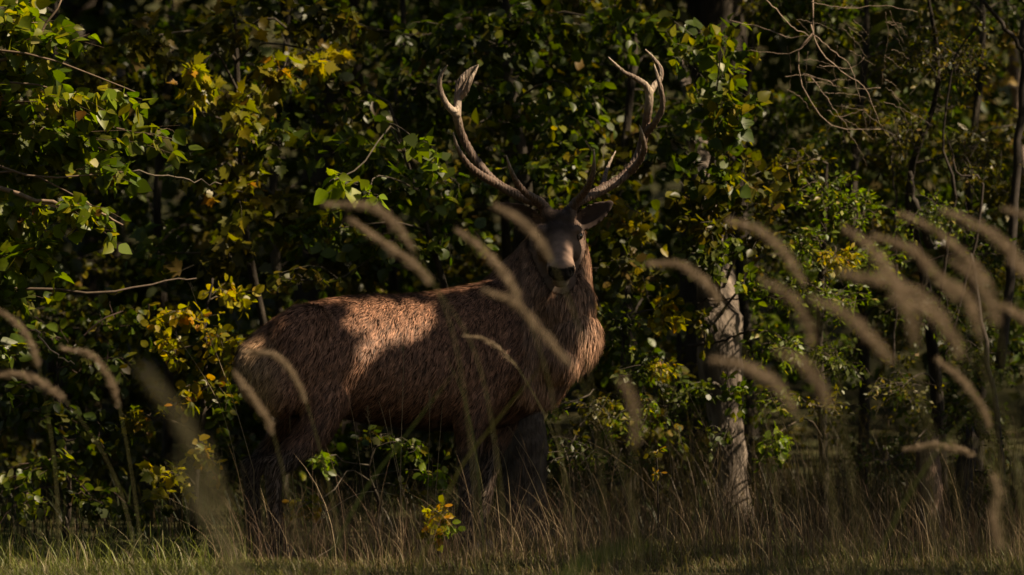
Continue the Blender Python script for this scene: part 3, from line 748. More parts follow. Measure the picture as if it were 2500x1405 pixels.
plant('pale_sun_tree', 'made-up pale tree standing in for sunlit far wood behind the thorn thicket', 'tree',  # made-up tree; its pale colours stand in for distant sunlit spots
      [G(2560, 38.2), P(2540, 800, 38.2), P(2500, 400, 38.2), P(2470, 100, 38.2), P(2440, -100, 38.2)], [.05, .045, .04, .03, .02],
      [(2440, 80, 38.0, 90, 70, .3, 9, 7, .06, 'pale', 'hazel'), (2400, 220, 38.0, 90, 80, .3, 9, 7, .06, 'pale', 'hazel'), (2450, 330, 38.0, 80, 60, .3, 7, 7, .06, 'pale', 'hazel'),
       (2330, 40, 38.4, 110, 40, .3, 6, 7, .06, 'pale', 'hazel')], 60, (.25, .19, .15), (.2, .15, .12))

# bare pale twigs, dead branch of the alder side
tw = thing('bare_branch', 'bare pale branch with drooping leafless twigs above the bright bush', 'branch', P(1980, -60, 32.0))
def twline(pts, r0, r1, c=(.20, .145, .11)):
    p = spline([P(x, y, yy) for x, y, yy in pts], 16)
    p[1:-1] += R.normal(size=(14, 3)) * .003
    tmb = MB(); tmb.tube(p, np.linspace(r0, r1, 16) * .62, 5, np.array(c) * R.uniform(.75, 1.25)); tmb.build('twig', M_TWIG, tw, True)
twline([(2040, -700, 32.2), (1990, -300, 32.1), (1980, -60, 32.0), (1985, 80, 31.9), (1950, 115, 31.9), (1950, 180, 31.9), (1980, 250, 31.9), (2020, 300, 31.9), (2080, 318, 31.9), (2150, 316, 31.9)], .010, .003)
twline([(1980, 60, 31.9), (2000, 120, 31.9), (2060, 180, 31.9), (2110, 215, 31.9), (2150, 310, 31.9)], .006, .002)
twline([(1985, 85, 31.9), (2040, 130, 31.8), (2080, 170, 31.8), (2100, 250, 31.8)], .005, .002)
twline([(1870, 0, 31.9), (1930, 60, 31.9), (1985, 95, 31.9)], .005, .003)
twline([(1960, 180, 31.9), (2020, 200, 31.8), (2060, 215, 31.8), (2150, 215, 31.8)], .004, .002)
twline([(1980, 190, 31.9), (2020, 240, 31.9), (2045, 280, 31.9), (2075, 318, 31.9)], .005, .002)
twline([(2000, 160, 31.9), (2050, 165, 31.9), (2085, 165, 31.9), (2110, 140, 31.9)], .004, .002)
twline([(2020, 270, 31.9), (2050, 285, 31.9), (2100, 270, 31.9), (2140, 260, 31.9)], .003, .0015)
twline([(1780, 50, 32.2), (1850, 65, 32.1), (1920, 90, 32.0), (1985, 85, 31.9)], .004, .003)
twline([(1985, 85, 31.9), (1955, 120, 31.9), (1900, 130, 31.9), (1820, 125, 31.9)], .004, .002)
twline([(1980, 5, 31.9), (2060, 20, 31.9), (2160, 15, 31.9), (2240, 30, 31.9)], .004, .002)
for k in range(46):
    x, y = RS.uniform(1900, 2180), RS.uniform(20, 320); yy = RS.uniform(31.6, 32.2)
    a_ = RS.uniform(-.3, 1.9); l_ = RS.uniform(40, 110)
    twline([(x, y, yy), (x + l_ * .5 * math.cos(a_) + RS.uniform(-8, 8), y + l_ * .5 * math.sin(a_), yy + .05), (x + l_ * math.cos(a_), y + l_ * math.sin(a_) + 10, yy + .08)], .0028, .0012, (.13, .095, .07))


# old stump behind the forelegs and two reddish posts of dead wood
def stump(name, label, pts, rad, col, lean=0):
    base = pts[0]
    root = thing(name, label, 'stump', base)
    mb = MB(); sp = spline(pts, 18); rr = np.interp(np.linspace(0, 1, 18), np.linspace(0, 1, len(rad)), rad)
    V, T = tube_geo(sp, rr, 16); V += R.normal(size=V.shape) * rr.mean() * .07
    V[-18:-2, 2] += R.uniform(-.05, .07, 16)
    mb.add(V, T, np.array(col) * R.uniform(.7, 1.3, (len(V), 1)))
    mb.build('trunk', M_BARK, root, True)
    for k in range(5):
        a = R.uniform(0, 6.28); mb = MB()
        p0 = sp[1] + np.array([math.cos(a), math.sin(a), 0]) * rr[0] * .8
        p1 = p0 + np.array([math.cos(a), math.sin(a), 0]) * rr[0] * 1.2; p1[2] = sp[0][2] - .03
        mb.tube(spline([p0, (p0 + p1) / 2 + np.array([0, 0, .0]), p1], 6), np.linspace(rr[0] * .35, rr[0] * .12, 6), 6, col)
        mb.build('root', M_BARK, root, True)
    return root
stump('tree_stump', 'weathered grey brown stump behind the forelegs of the stag', [G(1275, 31.7), P(1278, 1180, 31.7), P(1285, 1080, 31.7), P(1295, 985, 31.7)], [.14, .12, .105, .06], (.055, .042, .034))
stump('dead_post', 'reddish brown dead trunk beneath the horizontal grass plume', [G(2272, 31.9), P(2270, 1200, 31.9), P(2266, 1130, 31.9), P(2268, 1090, 31.9)], [.075, .065, .06, .05], (.13, .085, .065))
stump('dead_post', 'slim dark dead trunk leaning beside the reddish dead trunk', [G(2335, 32.0), P(2350, 1180, 32.0), P(2362, 1120, 32.0), P(2375, 1070, 32.0)], [.06, .05, .045, .035], (.03, .024, .02))

# understorey between the edge shrubs and the deep wood
under = ['behind the aspen leaves', 'behind the maple and yellow shrub', 'behind the rump of the stag', 'behind the back of the stag',
         'behind the stag head and antlers', 'behind the grey willow', 'behind the scarred alder trunk', 'behind the bright small leaved bush', 'behind the thorn thicket']
for k, lab in enumerate(under):
    cx = 120 + k * 283
    Y = 35.2 + .7 * math.sin(k * 2.3)
    sp = []
    for py in range(40, 1240, 120):
        for q in range(3):
            if R.uniform() < .88:
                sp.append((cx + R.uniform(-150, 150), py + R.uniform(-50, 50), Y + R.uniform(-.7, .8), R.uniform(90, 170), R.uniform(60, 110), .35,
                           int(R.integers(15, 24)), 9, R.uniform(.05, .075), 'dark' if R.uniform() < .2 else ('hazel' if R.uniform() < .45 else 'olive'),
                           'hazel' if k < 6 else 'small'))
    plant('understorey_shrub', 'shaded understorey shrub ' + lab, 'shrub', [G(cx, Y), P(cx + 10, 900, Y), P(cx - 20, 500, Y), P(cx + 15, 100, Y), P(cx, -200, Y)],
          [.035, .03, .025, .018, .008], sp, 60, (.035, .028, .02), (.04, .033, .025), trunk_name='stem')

# ------------------------------------------------------------------ the stag
def loft(secs, sides=22):
    """secs: (centre, half-width vector, up vector, down vector) rings joined and capped"""
    an = np.arange(sides) / sides * 2 * np.pi
    V = []; T = []
    for c, w, u, dn in secs:
        for t in an:
            s_ = math.sin(t)
            V.append(np.asarray(c) + math.cos(t) * np.asarray(w) * (1.0 if s_ < 0 else (1 - .16 * s_)) + (s_ * np.asarray(u) if s_ > 0 else -s_ * np.asarray(dn)))
    n = len(secs)
    for i in range(n - 1):
        for k in range(sides):
            k2 = (k + 1) % sides
            p, q, r_, u_ = i * sides + k, i * sides + k2, (i + 1) * sides + k2, (i + 1) * sides + k
            T += [(p, q, r_), (p, r_, u_)]
    V += [secs[0][0], secs[-1][0]]
    for k in range(sides):
        k2 = (k + 1) % sides
        T += [(n * sides, k2, k), (n * sides + 1, (n - 1) * sides + k, (n - 1) * sides + k2)]
    return np.array(V), np.array(T)

def ball(c, r, nu=16, nv=10, axes=None):
    r = np.broadcast_to(np.asarray(r, float), (3,))
    A = np.eye(3) if axes is None else np.asarray(axes)
    V = []; T = []
    for i in range(nv + 1):
        ph = math.pi * i / nv
        for k in range(nu):
            th = 2 * math.pi * k / nu
            l = np.array([math.sin(ph) * math.cos(th), math.sin(ph) * math.sin(th), math.cos(ph)]) * r
            V.append(np.asarray(c) + l @ A)
    for i in range(nv):
        for k in range(nu):
            k2 = (k + 1) % nu
            a_, b_, c_, d_ = i * nu + k, i * nu + k2, (i + 1) * nu + k2, (i + 1) * nu + k
            T += [(a_, d_, c_), (a_, c_, b_)]
    return np.array(V), np.array(T)

def remesh(V, T, voxel, it=4, fac=.5):
    me = mesh_tris('tmp', V, T)
    o = bpy.data.objects.new('tmp', me); COL.objects.link(o)
    m = o.modifiers.new('r', 'REMESH'); m.mode = 'VOXEL'; m.voxel_size = voxel
    s = o.modifiers.new('s', 'SMOOTH'); s.factor = fac; s.iterations = it
    t = o.modifiers.new('t', 'TRIANGULATE')
    dg = bpy.context.evaluated_depsgraph_get(); dg.update()
    ev = o.evaluated_get(dg); em = ev.to_mesh()
    n = len(em.vertices); Vo = np.empty(n * 3, np.float32); em.vertices.foreach_get('co', Vo)
    To = np.empty(len(em.polygons) * 3, np.int32); em.loops.foreach_get('vertex_index', To)
    ev.to_mesh_clear()
    bpy.data.objects.remove(o); bpy.data.meshes.remove(me)
    return Vo.reshape(-1, 3).astype(float), To.reshape(-1, 3)

def vnormals(V, T):
    fn = np.cross(V[T[:, 1]] - V[T[:, 0]], V[T[:, 2]] - V[T[:, 0]])
    Nn = np.zeros_like(V)
    for k in range(3):
        np.add.at(Nn, T[:, k], fn)
    return norm(Nn)

UP = np.array([0, 0, 1.0])
body = MB()
pxm = 30.0 / F
secs = []
for px, top, bot, hw in [(584, 858, 915, .05), (600, 838, 965, .12), (635, 806, 1005, .175), (690, 769, 1015, .215), (760, 741, 1015, .238), (830, 726, 1015, .245),
                         (900, 721, 1030, .255), (980, 720, 1042, .268), (1050, 715, 1048, .272), (1120, 703, 1050, .262), (1190, 688, 1045, .24),
                         (1250, 690, 1030, .215), (1310, 730, 1000, .18), (1350, 800, 950, .11)]:
    ct = S(px, (top * .52 + bot * .48))
    zt, zb = S(px, top)[2], S(px, bot)[2]
    secs.append((ct, SD * hw, UP * (zt - ct[2]), UP * (zb - ct[2])))
body.add(*loft(secs, 28), 0)

def chain(pts, rad, n=14, sides=14, flat=1.0):
    p = spline(pts, n); r = np.interp(np.linspace(0, 1, n), np.linspace(0, 1, len(rad)), rad)
    V, T = tube_geo(p, r, sides); body.add(V, T, 0)
    body.add(*ball(p[0], r[0]), 0); body.add(*ball(p[-1], r[-1]), 0)

# hind legs: haunch, stifle, gaskin, hock, cannon, fetlock
body.add(*ball(S(750, 865, .10), (.20, .13, .24), 18, 12, np.array([FW, SD, UP])), 0)
body.add(*ball(S(790, 945, .135), (.15, .095, .18), 18, 12, np.array([FW, SD, UP])), 0)
body.add(*ball(S(715, 880, -.10), (.19, .13, .21), 18, 12, np.array([FW, SD, UP])), 0)
body.add(*ball(S(690, 930, .10), (.11, .10, .17), 18, 12, np.array([FW, SD, UP])), 0)
chain([S(800, 975, .145), S(765, 1055, .15), S(712, 1110, .15), S(672, 1148, .14)], [.105, .088, .060, .043])
chain([S(668, 1130, .14), S(671, 1200, .14), S(676, 1270, .14), S(680, 1318, .14), S(692, 1345, .14)], [.043, .032, .030, .036, .034])
chain([S(745, 985, -.15), S(705, 1055, -.15), S(655, 1110, -.14), S(618, 1150, -.13)], [.105, .085, .058, .043])
chain([S(614, 1133, -.13), S(618, 1200, -.13), S(622, 1270, -.13), S(626, 1318, -.13), S(638, 1345, -.13)], [.043, .032, .030, .036, .034])
# fore legs
body.add(*ball(S(1170, 900, .15), (.17, .10, .22), 18, 12, np.array([FW, SD, UP])), 0)
chain([S(1160, 970, .15), S(1150, 1040, .15), S(1146, 1110, .14), S(1144, 1165, .14)], [.10, .078, .055, .046])
chain([S(1144, 1165, .14), S(1140, 1240, .14), S(1138, 1310, .14), S(1146, 1345, .14)], [.046, .033, .037, .036])
chain([S(1235, 970, -.10), S(1218, 1040, -.11), S(1198, 1110, -.12), S(1186, 1160, -.12)], [.10, .078, .055, .046])
chain([S(1186, 1160, -.12), S(1180, 1240, -.12), S(1172, 1310, -.12), S(1178, 1345, -.12)], [.046, .033, .037, .036])
# neck with its heavy mane, rising and turning towards us
NECK = [P(1262, 880, 30.18), P(1310, 815, 30.17), P(1340, 740, 30.17), P(1356, 660, 30.19), P(1362, 585, 30.20)]
chain(NECK, [.25, .235, .20, .168, .135], 16, 20)
chain([P(1215, 730, 30.24), P(1260, 690, 30.26), P(1310, 640, 30.25), P(1345, 590, 30.24)], [.11, .115, .11, .1], 12, 16)
body.add(*ball(P(1392, 815, 30.05), (.135, .14, .16)), 0)
body.add(*ball(P(1370, 860, 30.02), (.12, .12, .10)), 0)
body.add(*ball(P(1370, 740, 30.06), (.155, .14, .16)), 0)
# tail
chain([S(606, 845, 0), S(602, 880, .02), S(606, 925, .03), S(616, 960, .03)], [.03, .04, .04, .02], 8, 10)

# head: axis from the poll to the nose
H0 = P(1362, 560, 30.14)
HD = norm(np.array([.035, -.84, -.52])); HS = norm(np.cross(HD, UP)); HU = np.cross(HS, HD)   # HS points to our right... side, HU up of the face
if HS[0] < 0:
    HS = -HS
HU = np.cross(HS, HD); HU = HU if HU[2] > 0 else -HU
def HP(t, s, u):
    return H0 + HD * t + HS * s + HU * u
hs = []
for t, hw, u, dn in [(-.06, .06, .05, .06), (-.02, .088, .075, .09), (.05, .098, .085, .10), (.10, .100, .080, .10), (.15, .082, .070, .095), (.21, .067, .060, .084),
                     (.27, .062, .052, .075), (.32, .068, .050, .070), (.365, .070, .050, .064), (.395, .062, .042, .054), (.41, .040, .026, .034)]:
    hs.append((HP(t, 0, 0), HS * hw, HU * u, -HU * dn))
body.add(*loft(hs, 20), 0)
for s in (-1, 1):
    body.add(*ball(HP(.085, s * .083, .045), (.030, .032, .026)), 0)           # brow over the eye
    body.add(*ball(HP(.13, s * .070, -.035), (.040, .055, .055)), 0)           # cheek
    body.add(*ball(HP(.376, s * .043, .008), (.028, .028, .026)), 0)           # wing of the nostril
    body.add(*ball(HP(-.015, s * .052, .075), (.032, .032, .04)), 0)           # pedicle of the antler
body.add(*ball(HP(.372, 0, -.066), (.042, .036, .030)), 0)                      # chin
body.add(*ball(HP(.0, 0, .06), (.075, .06, .04)), 0)                           # tuft of the forehead

# ears: cupped leaf shapes spread sideways
def ear(b, tip, dn, width):
    b = np.asarray(b); tip = np.asarray(tip)
    ax = tip - b; ln = np.linalg.norm(ax); ax = ax / ln
    w = norm(dn - np.dot(dn, ax) * ax); nn = np.cross(ax, w)
    if nn[1] > 0:
        nn = -nn
    nu, nv = 12, 9
    front = []; back = []
    for i in range(nu + 1):
        t = i / nu
        hw = width * (math.sin(math.pi * min(1, .16 + t * .84) ** .9) ** .8 * .98 + .06) * (1 if t < .98 else .4)
        for j in range(nv):
            v = -1 + 2 * j / (nv - 1)
            cup = -.55 * hw * (1 - v * v) * (1 - .55 * t)
            p = b + ax * ln * t + w * hw * v + nn * (cup + .02)
            front.append(p + nn * .007); back.append(p - nn * .007)
    V = np.array(front + back); T = []; m = (nu + 1) * nv
    for i in range(nu):
        for j in range(nv - 1):
            a_, b_, c_, d_ = i * nv + j, i * nv + j + 1, (i + 1) * nv + j + 1, (i + 1) * nv + j
            T += [(a_, b_, c_), (a_, c_, d_), (m + a_, m + c_, m + b_), (m + a_, m + d_, m + c_)]
    for i in range(nu):
        for j in (0, nv - 1):
            a_, d_ = i * nv + j, (i + 1) * nv + j
            T += [(a_, d_, m + d_), (a_, m + d_, m + a_)]
    for i in (0, nu):
        for j in range(nv - 1):
            a_, b_ = i * nv + j, i * nv + j + 1
            T += [(a_, b_, m + b_), (a_, m + b_, m + a_)]
    body.add(V, np.array(T), 0)
ear(P(1405, 552, 30.17), P(1506, 488, 30.14), np.array([.35, 0, -.9]), .052)
ear(P(1318, 552, 30.17), P(1212, 492, 30.14), np.array([-.35, 0, -.9]), .052)

BV, BT = remesh(np.concatenate(body.V), np.concatenate(body.T), .0085, 4, .5)
BV2, _ = remesh(np.concatenate(body.V), np.concatenate(body.T), .0085, 45, .5)
wq = BV - H0
wsm = np.clip((np.linalg.norm(wq - np.outer(np.clip(wq @ HD, -.05, .42), HD), axis=1) - .19) / .12, 0, 1) * np.clip((BV[:, 2] - .50) / .18, 0, 1)
BV = BV * (1 - wsm[:, None]) + BV2 * wsm[:, None]
BN = vnormals(BV, BT)

# nostrils and mouth pressed into the muzzle
for s in (-1, 1):
    c = HP(.398, s * .045, .004); d = np.linalg.norm((BV - c) * 1.0, axis=1)
    BV -= (HD * .028)[None] * np.clip(1 - d / .022, 0, 1)[:, None]
q_ = (BV - H0); t_ = q_ @ HD; u_ = q_ @ HU; s_ = q_ @ HS
mline = np.exp(-((u_ + .036) / .006) ** 2) * (t_ > .30) * (np.abs(s_) < .07) * (t_ < .45)
BV -= BN * (.007 * mline)[:, None]
BN = vnormals(BV, BT)

neck_sp = spline(NECK, 30)
def regions(V):
    q = V - H0
    t = q @ HD; s = q @ HS; u = q @ HU
    head = (t > -.07) & (t < .46) & (np.hypot(s, u) < .15) & (V[:, 2] > P(0, 725, 30)[2])
    earm = (np.abs(s) > .115) & (V[:, 2] > P(0, 565, 30.1)[2]) & (V[:, 2] < P(0, 470, 30.1)[2]) & (V[:, 0] > .0 - .3)
    head = head & ~earm
    dn = np.min(np.linalg.norm(V[:, None] - neck_sp[None], axis=2), axis=1)
    a_ = (V - S(1250, 800)) @ FW
    neck = (~head) & (~earm) & ((a_ > -.04) & (V[:, 2] > P(0, 960, 30)[2]) | (dn < .20))
    return head, earm, neck, t, s, u

def body_colour(V, Nn):
    head, earm, neck, t, s, u = regions(V)
    n = len(V)
    base = np.array([.185, .091, .056])
    C = np.tile(base, (n, 1))
    sdist = (V - S(900, 800)) @ SD
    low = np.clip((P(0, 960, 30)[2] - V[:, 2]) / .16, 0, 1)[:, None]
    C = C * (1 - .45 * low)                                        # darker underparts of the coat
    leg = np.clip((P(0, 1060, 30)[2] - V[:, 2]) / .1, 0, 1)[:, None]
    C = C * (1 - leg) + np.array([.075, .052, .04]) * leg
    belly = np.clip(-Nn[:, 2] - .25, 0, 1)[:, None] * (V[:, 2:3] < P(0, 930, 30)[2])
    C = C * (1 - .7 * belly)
    d = np.linalg.norm((V - S(625, 925, .06)) * np.array([1, 1, .65]), axis=1)
    rp = np.clip(1.5 - d / .125, 0, 1)[:, None]
    C = C * (1 - rp) + np.array([.30, .20, .12]) * rp              # pale rump patch
    nk = neck[:, None].astype(float)
    C = C * (1 - nk) + np.array([.175, .098, .064]) * nk
    if head.any():
        h = head
        fc = np.tile(np.array([.135, .088, .068]), (n, 1))
        fore = np.clip((.165 - t) / .05, 0, 1) * np.clip((.075 - np.abs(s)) / .02, 0, 1) * (u > .0)
        fc = fc * (1 - .72 * fore[:, None])
        br = np.clip((t - .17) / .05, 0, 1) * (u > .015)
        fc = fc * (1 - br[:, None]) + np.array([.23, .15, .115]) * br[:, None]
        pad = (t > .375) & (u > -.034) & (np.abs(s) < .068)
        fc[pad] = (.016, .013, .012)
        rim = (t > .34) & ((u > .030) | (np.abs(s) > .062))
        fc[rim] = (.25, .165, .125)
        chin = (t > .31) & (u < -.040) & (np.abs(s) < .045)
        fc[chin] = (.17, .125, .10)
        wc = (t > .34) & (u < -.055) & (np.abs(s - .02) < .014)
        fc[wc] = (.22, .18, .145)
        mth = (t > .30) & (np.abs(u + .038) < .006)
        fc[mth] = (.02, .015, .012)
        C[h] = fc[h]
    if earm.any():
        inner = np.clip(-Nn[:, 1], 0, 1)[:, None]
        ec = np.array([.085, .055, .042]) * (1 - inner) + np.array([.055, .038, .032]) * inner
        C[earm] = ec[earm]
    return C

stag = thing('stag', 'red deer stag with large antlers standing in dry grass, head turned', 'deer', np.array([S(900, 0)[0], S(900, 0)[1], 0.0]))
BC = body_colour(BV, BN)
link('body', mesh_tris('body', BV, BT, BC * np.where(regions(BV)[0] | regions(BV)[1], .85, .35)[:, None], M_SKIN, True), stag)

# wet nose pad
nm = MB()
V, T = ball(HP(.396, 0, -.002), (.052, .016, .033), 24, 14, np.array([HS, HD, HU]))
for s in (-1, 1):
    dd = np.linalg.norm(V - HP(.408, s * .034, .004), axis=1)
    V -= HD * (.026 * np.clip(1 - dd / .019, 0, 1))[:, None]
nm.add(V, T, (.018, .014, .013)); nm.build('nose', M_NOSE, stag, True)
for s in (-1, 1):
    m = MB(); m.add(*ball(HP(.098, s * .095, .022), .0205, 18, 12), (.010, .007, .006)); m.build('eye', M_EYE, stag, True)
    lid = MB(); ang = np.linspace(0, 2 * np.pi, 18)
    cc = HP(.099, s * .098, .022); e1 = norm(HU * 1.0); e2 = norm(HD * .9 - HS * s * .15)
    lid.tube(np.array([cc + e1 * .0155 * math.sin(x) + e2 * .021 * math.cos(x) for x in ang]), .0055, 6, (.16, .11, .085), False)
    lid.build('eyelid', M_SKIN, stag, True)
hoofs = [(692, 1352, .14), (638, 1352, -.13), (1148, 1352, .14), (1180, 1352, -.12)]
for px, py, s in hoofs:
    m = MB(); c = S(px, py, s); c[2] = .045
    for k in (-1, 1):
        V, T = ball(c + SD * .02 * k, (.05, .022, .045), 12, 8, np.array([FW, SD, UP])); V[:, 2] = np.maximum(V[:, 2], .008); m.add(V, T, (.03, .025, .022))
    m.build('hoof', M_NOSE, stag, True)

# --- coat: short hair lying along the body, long hair on the mane
def fur(name, count, sel, length, width, lift, flow, colmul=1.0, curl=.0):
    tri = BV[BT]; ar = np.linalg.norm(np.cross(tri[:, 1] - tri[:, 0], tri[:, 2] - tri[:, 0]), axis=1) / 2
    cen = tri.mean(1); fn = norm(BN[BT].mean(1))
    w = ar * sel(cen, fn)
    k = R.choice(len(BT), count, p=w / w.sum())
    u = R.uniform(size=(count, 2)); sw = u.sum(1) > 1; u[sw] = 1 - u[sw]
    p = tri[k, 0] + u[:, :1] * (tri[k, 1] - tri[k, 0]) + u[:, 1:] * (tri[k, 2] - tri[k, 0])
    nn = fn[k]
    f = flow(p, nn)
    # clumps: neighbouring hairs lean the same way
    f = f + .16 * np.stack([np.sin(p[:, 0] * 70 + p[:, 2] * 40), np.sin(p[:, 1] * 60 + p[:, 0] * 55), np.sin(p[:, 2] * 45 - p[:, 0] * 65)], 1) + R.normal(size=(count, 3)) * .15
    f = norm(f - (f * nn).sum(1, keepdims=True) * nn)
    ln = (length(p) if callable(length) else np.full(count, length)) * R.uniform(.6, 1.3, count)
    lf = lift * R.uniform(.5, 1.5, count)
    d1 = norm(f + nn * lf[:, None]); d2 = norm(f + nn * (lf * .25)[:, None] + np.array([0, 0, -curl]))
    sd = norm(np.cross(d1, nn))
    wd = width * R.uniform(.7, 1.3, count)
    a0 = p - nn * .003
    m = a0 + d1 * (ln * .5)[:, None]; e = m + d2 * (ln * .5)[:, None]
    V = np.stack([a0 - sd * wd[:, None], a0 + sd * wd[:, None], m + sd * (wd * .8)[:, None], m - sd * (wd * .8)[:, None], e], 1).reshape(-1, 3)
    b5 = (np.arange(count) * 5)[:, None]
    T = np.concatenate([b5 + np.array([[0, 1, 2]]), b5 + np.array([[0, 2, 3]]), b5 + np.array([[3, 2, 4]])])
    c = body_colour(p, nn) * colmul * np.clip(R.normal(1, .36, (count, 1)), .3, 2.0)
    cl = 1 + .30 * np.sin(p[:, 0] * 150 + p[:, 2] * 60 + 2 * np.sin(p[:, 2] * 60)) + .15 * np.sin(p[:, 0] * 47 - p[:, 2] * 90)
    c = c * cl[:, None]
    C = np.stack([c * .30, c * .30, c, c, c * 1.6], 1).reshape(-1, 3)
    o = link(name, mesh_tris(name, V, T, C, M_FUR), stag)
    o['kind'] = 'stuff'
    return o
def sel_coat(c, n):
    h, e, nk, t, s, u = regions(c)
    w = np.where(h, .0, np.where(e, .0, np.where(nk, .35, 1.0)))
    return w * np.where(c[:, 2] < .55, .5, 1.0)
def flow_coat(p, n):
    return -FW * .55 + np.array([0, 0, -.95])
def sel_mane(c, n):
    h, e, nk, t, s, u = regions(c)
    return nk.astype(float)
def flow_mane(p, n):
    return np.array([0, 0, -1.0]) - FW * .18 + np.array([0, -.05, 0])
def mane_len(p):
    z0 = P(0, 640, 30)[2]
    return .045 + .055 * np.clip((z0 - p[:, 2]) / .45, 0, 1)
def sel_face(c, n):
    h, e, nk, t, s, u = regions(c)
    pad = (t > .352) & (u > -.036)
    eye = (np.abs(t - .098) < .024) & (np.abs(u - .022) < .020) & (np.abs(s) > .075)
    return (h & ~pad & ~eye).astype(float)
def flow_face(p, n):
    out = np.tile(-HD * 1.0 + np.array([0, 0, -.25]), (len(p), 1))
    sx = (p - H0) @ HS
    em = np.abs(sx) > .115
    out[em] = np.stack([np.sign(sx[em]), 0 * sx[em], .55 + 0 * sx[em]], 1)
    return out
def face_len(p):
    q = p - H0; t = q @ HD
    return np.where(t < .10, .024, .012)
fur('coat', 95000, sel_coat, .046, .0022, .46, flow_coat)
fur('mane', 42000, sel_mane, mane_len, .0026, .42, flow_mane, 1.2, .35)
fur('face_hair', 16000, sel_face, face_len, .0009, .25, flow_face)

# --- antlers
def antler(strands, name='antler'):
    mb = MB(); tips = []
    for pts, rad in strands:
        arr = [list(P(1000 + x / 2.927, 80 + y / 2.927, yy)) for x, y, yy in pts]
        p = spline(arr, 30); r = np.interp(np.linspace(0, 1, 30), np.linspace(0, 1, len(rad)), rad)
        V, T = tube_geo(p, np.maximum(r, .0035), 12)
        mb.add(V, T, 0); mb.add(*ball(p[0], r[0], 12, 8), 0)
        tips.append(p[-1])
    V, T = remesh(np.concatenate(mb.V), np.concatenate(mb.T), .0042, 2, .5)
    Nn = vnormals(V, T)
    d = np.min(np.linalg.norm(V[:, None] - np.array(tips)[None], axis=2), axis=1)
    # pearled, furrowed surface
    fur_ = np.sin(V[:, 0] * 420 + 1.5 * np.sin(V[:, 2] * 40)) * .5 + np.sin(V[:, 1] * 380 + V[:, 0] * 120) * .5
    V = V + Nn * (.0020 * fur_ * np.clip(d / .15, 0, 1))[:, None]
    tip = np.clip(1 - d / .16, 0, 1)[:, None]
    C = np.array([.092, .056, .040]) * (1 - tip) + np.array([.36, .28, .21]) * tip ** 1.5
    C = C * (1 + .35 * fur_[:, None] * (1 - tip))
    o = link(name, mesh_tris(name, V, T, C, M_ANTLER, True), stag)
    return o
A0 = 30.12
left = [
    ([(985, 1290, A0 + .02), (930, 1215, A0), (830, 1185, A0 + .03), (700, 1125, A0 + .07), (590, 1050, A0 + .10), (490, 930, A0 + .13), (415, 820, A0 + .14), (365, 710, A0 + .12), (340, 610, A0 + .08), (325, 550, A0 + .05)],
     [.029, .027, .0245, .0225, .021, .0205, .0205, .0205, .0215, .019]),
    ([(965, 1250, A0), (910, 1195, A0 - .04), (830, 1145, A0 - .12), (770, 1075, A0 - .19), (725, 985, A0 - .24), (690, 875, A0 - .27)], [.022, .0195, .017, .0145, .0105, .004]),
    ([(610, 1075, A0 + .09), (520, 1025, A0 + .03), (430, 955, A0 - .03), (370, 875, A0 - .07), (330, 790, A0 - .10), (310, 705, A0 - .12)], [.021, .019, .016, .013, .009, .0035]),
    ([(330, 580, A0 + .06), (270, 520, A0 + .05), (228, 440, A0 + .04), (213, 360, A0 + .03), (232, 290, A0 + .02), (272, 232, A0)], [.0205, .0165, .0145, .0125, .009, .0035]),
    ([(340, 590, A0 + .07), (345, 510, A0 + .09), (350, 430, A0 + .11), (372, 350, A0 + .12), (430, 275, A0 + .12), (495, 228, A0 + .10)], [.020, .018, .0215, .024, .014, .0035]),
    ([(355, 480, A0 + .10), (400, 420, A0 + .08), (430, 350, A0 + .07), (465, 285, A0 + .08), (492, 235, A0 + .09)], [.013, .015, .013, .008, .004]),
]
right = [
    ([(1150, 1290, A0 + .02), (1190, 1215, A0), (1290, 1165, A0 + .03), (1410, 1105, A0 + .07), (1530, 1025, A0 + .10), (1610, 925, A0 + .13), (1655, 820, A0 + .13), (1675, 720, A0 + .11), (1695, 620, A0 + .08), (1710, 520, A0 + .05), (1712, 420, A0 + .04)],
     [.029, .027, .0255, .0245, .0235, .0225, .022, .0215, .0215, .0205, .021]),
    ([(1165, 1250, A0), (1215, 1185, A0 - .04), (1265, 1120, A0 - .12), (1297, 1050, A0 - .19), (1317, 955, A0 - .24), (1318, 832, A0 - .27)], [.022, .0195, .017, .0145, .0105, .004]),
    ([(1590, 985, A0 + .09), (1650, 905, A0 + .03), (1678, 820, A0 - .03), (1665, 735, A0 - .07), (1641, 655, A0 - .09)], [.019, .0165, .0135, .009, .0035]),
    ([(1380, 1100, A0 + .07), (1400, 1010, A0 + .15), (1430, 930, A0 + .20), (1475, 842, A0 + .22)], [.016, .011, .008, .0035]),
    ([(1712, 430, A0 + .04), (1680, 370, A0 + .02), (1590, 312, A0 - .01), (1535, 285, A0 - .02), (1465, 222, A0 - .03), (1418, 173, A0 - .04)], [.0195, .0165, .0125, .0105, .0075, .0035]),
    ([(1715, 430, A0 + .05), (1755, 370, A0 + .07), (1792, 330, A0 + .09), (1790, 255, A0 + .10), (1740, 180, A0 + .10), (1682, 118, A0 + .09)], [.0195, .0155, .0135, .0125, .009, .0035]),
    ([(1690, 720, A0 + .10), (1755, 640, A0 + .02), (1800, 555, A0 - .02), (1808, 470, A0 - .04), (1790, 380, A0 - .05), (1768, 300, A0 - .05), (1746, 222, A0 - .05)], [.0195, .016, .0145, .013, .0115, .009, .0035]),
]
antler(left); antler(right)

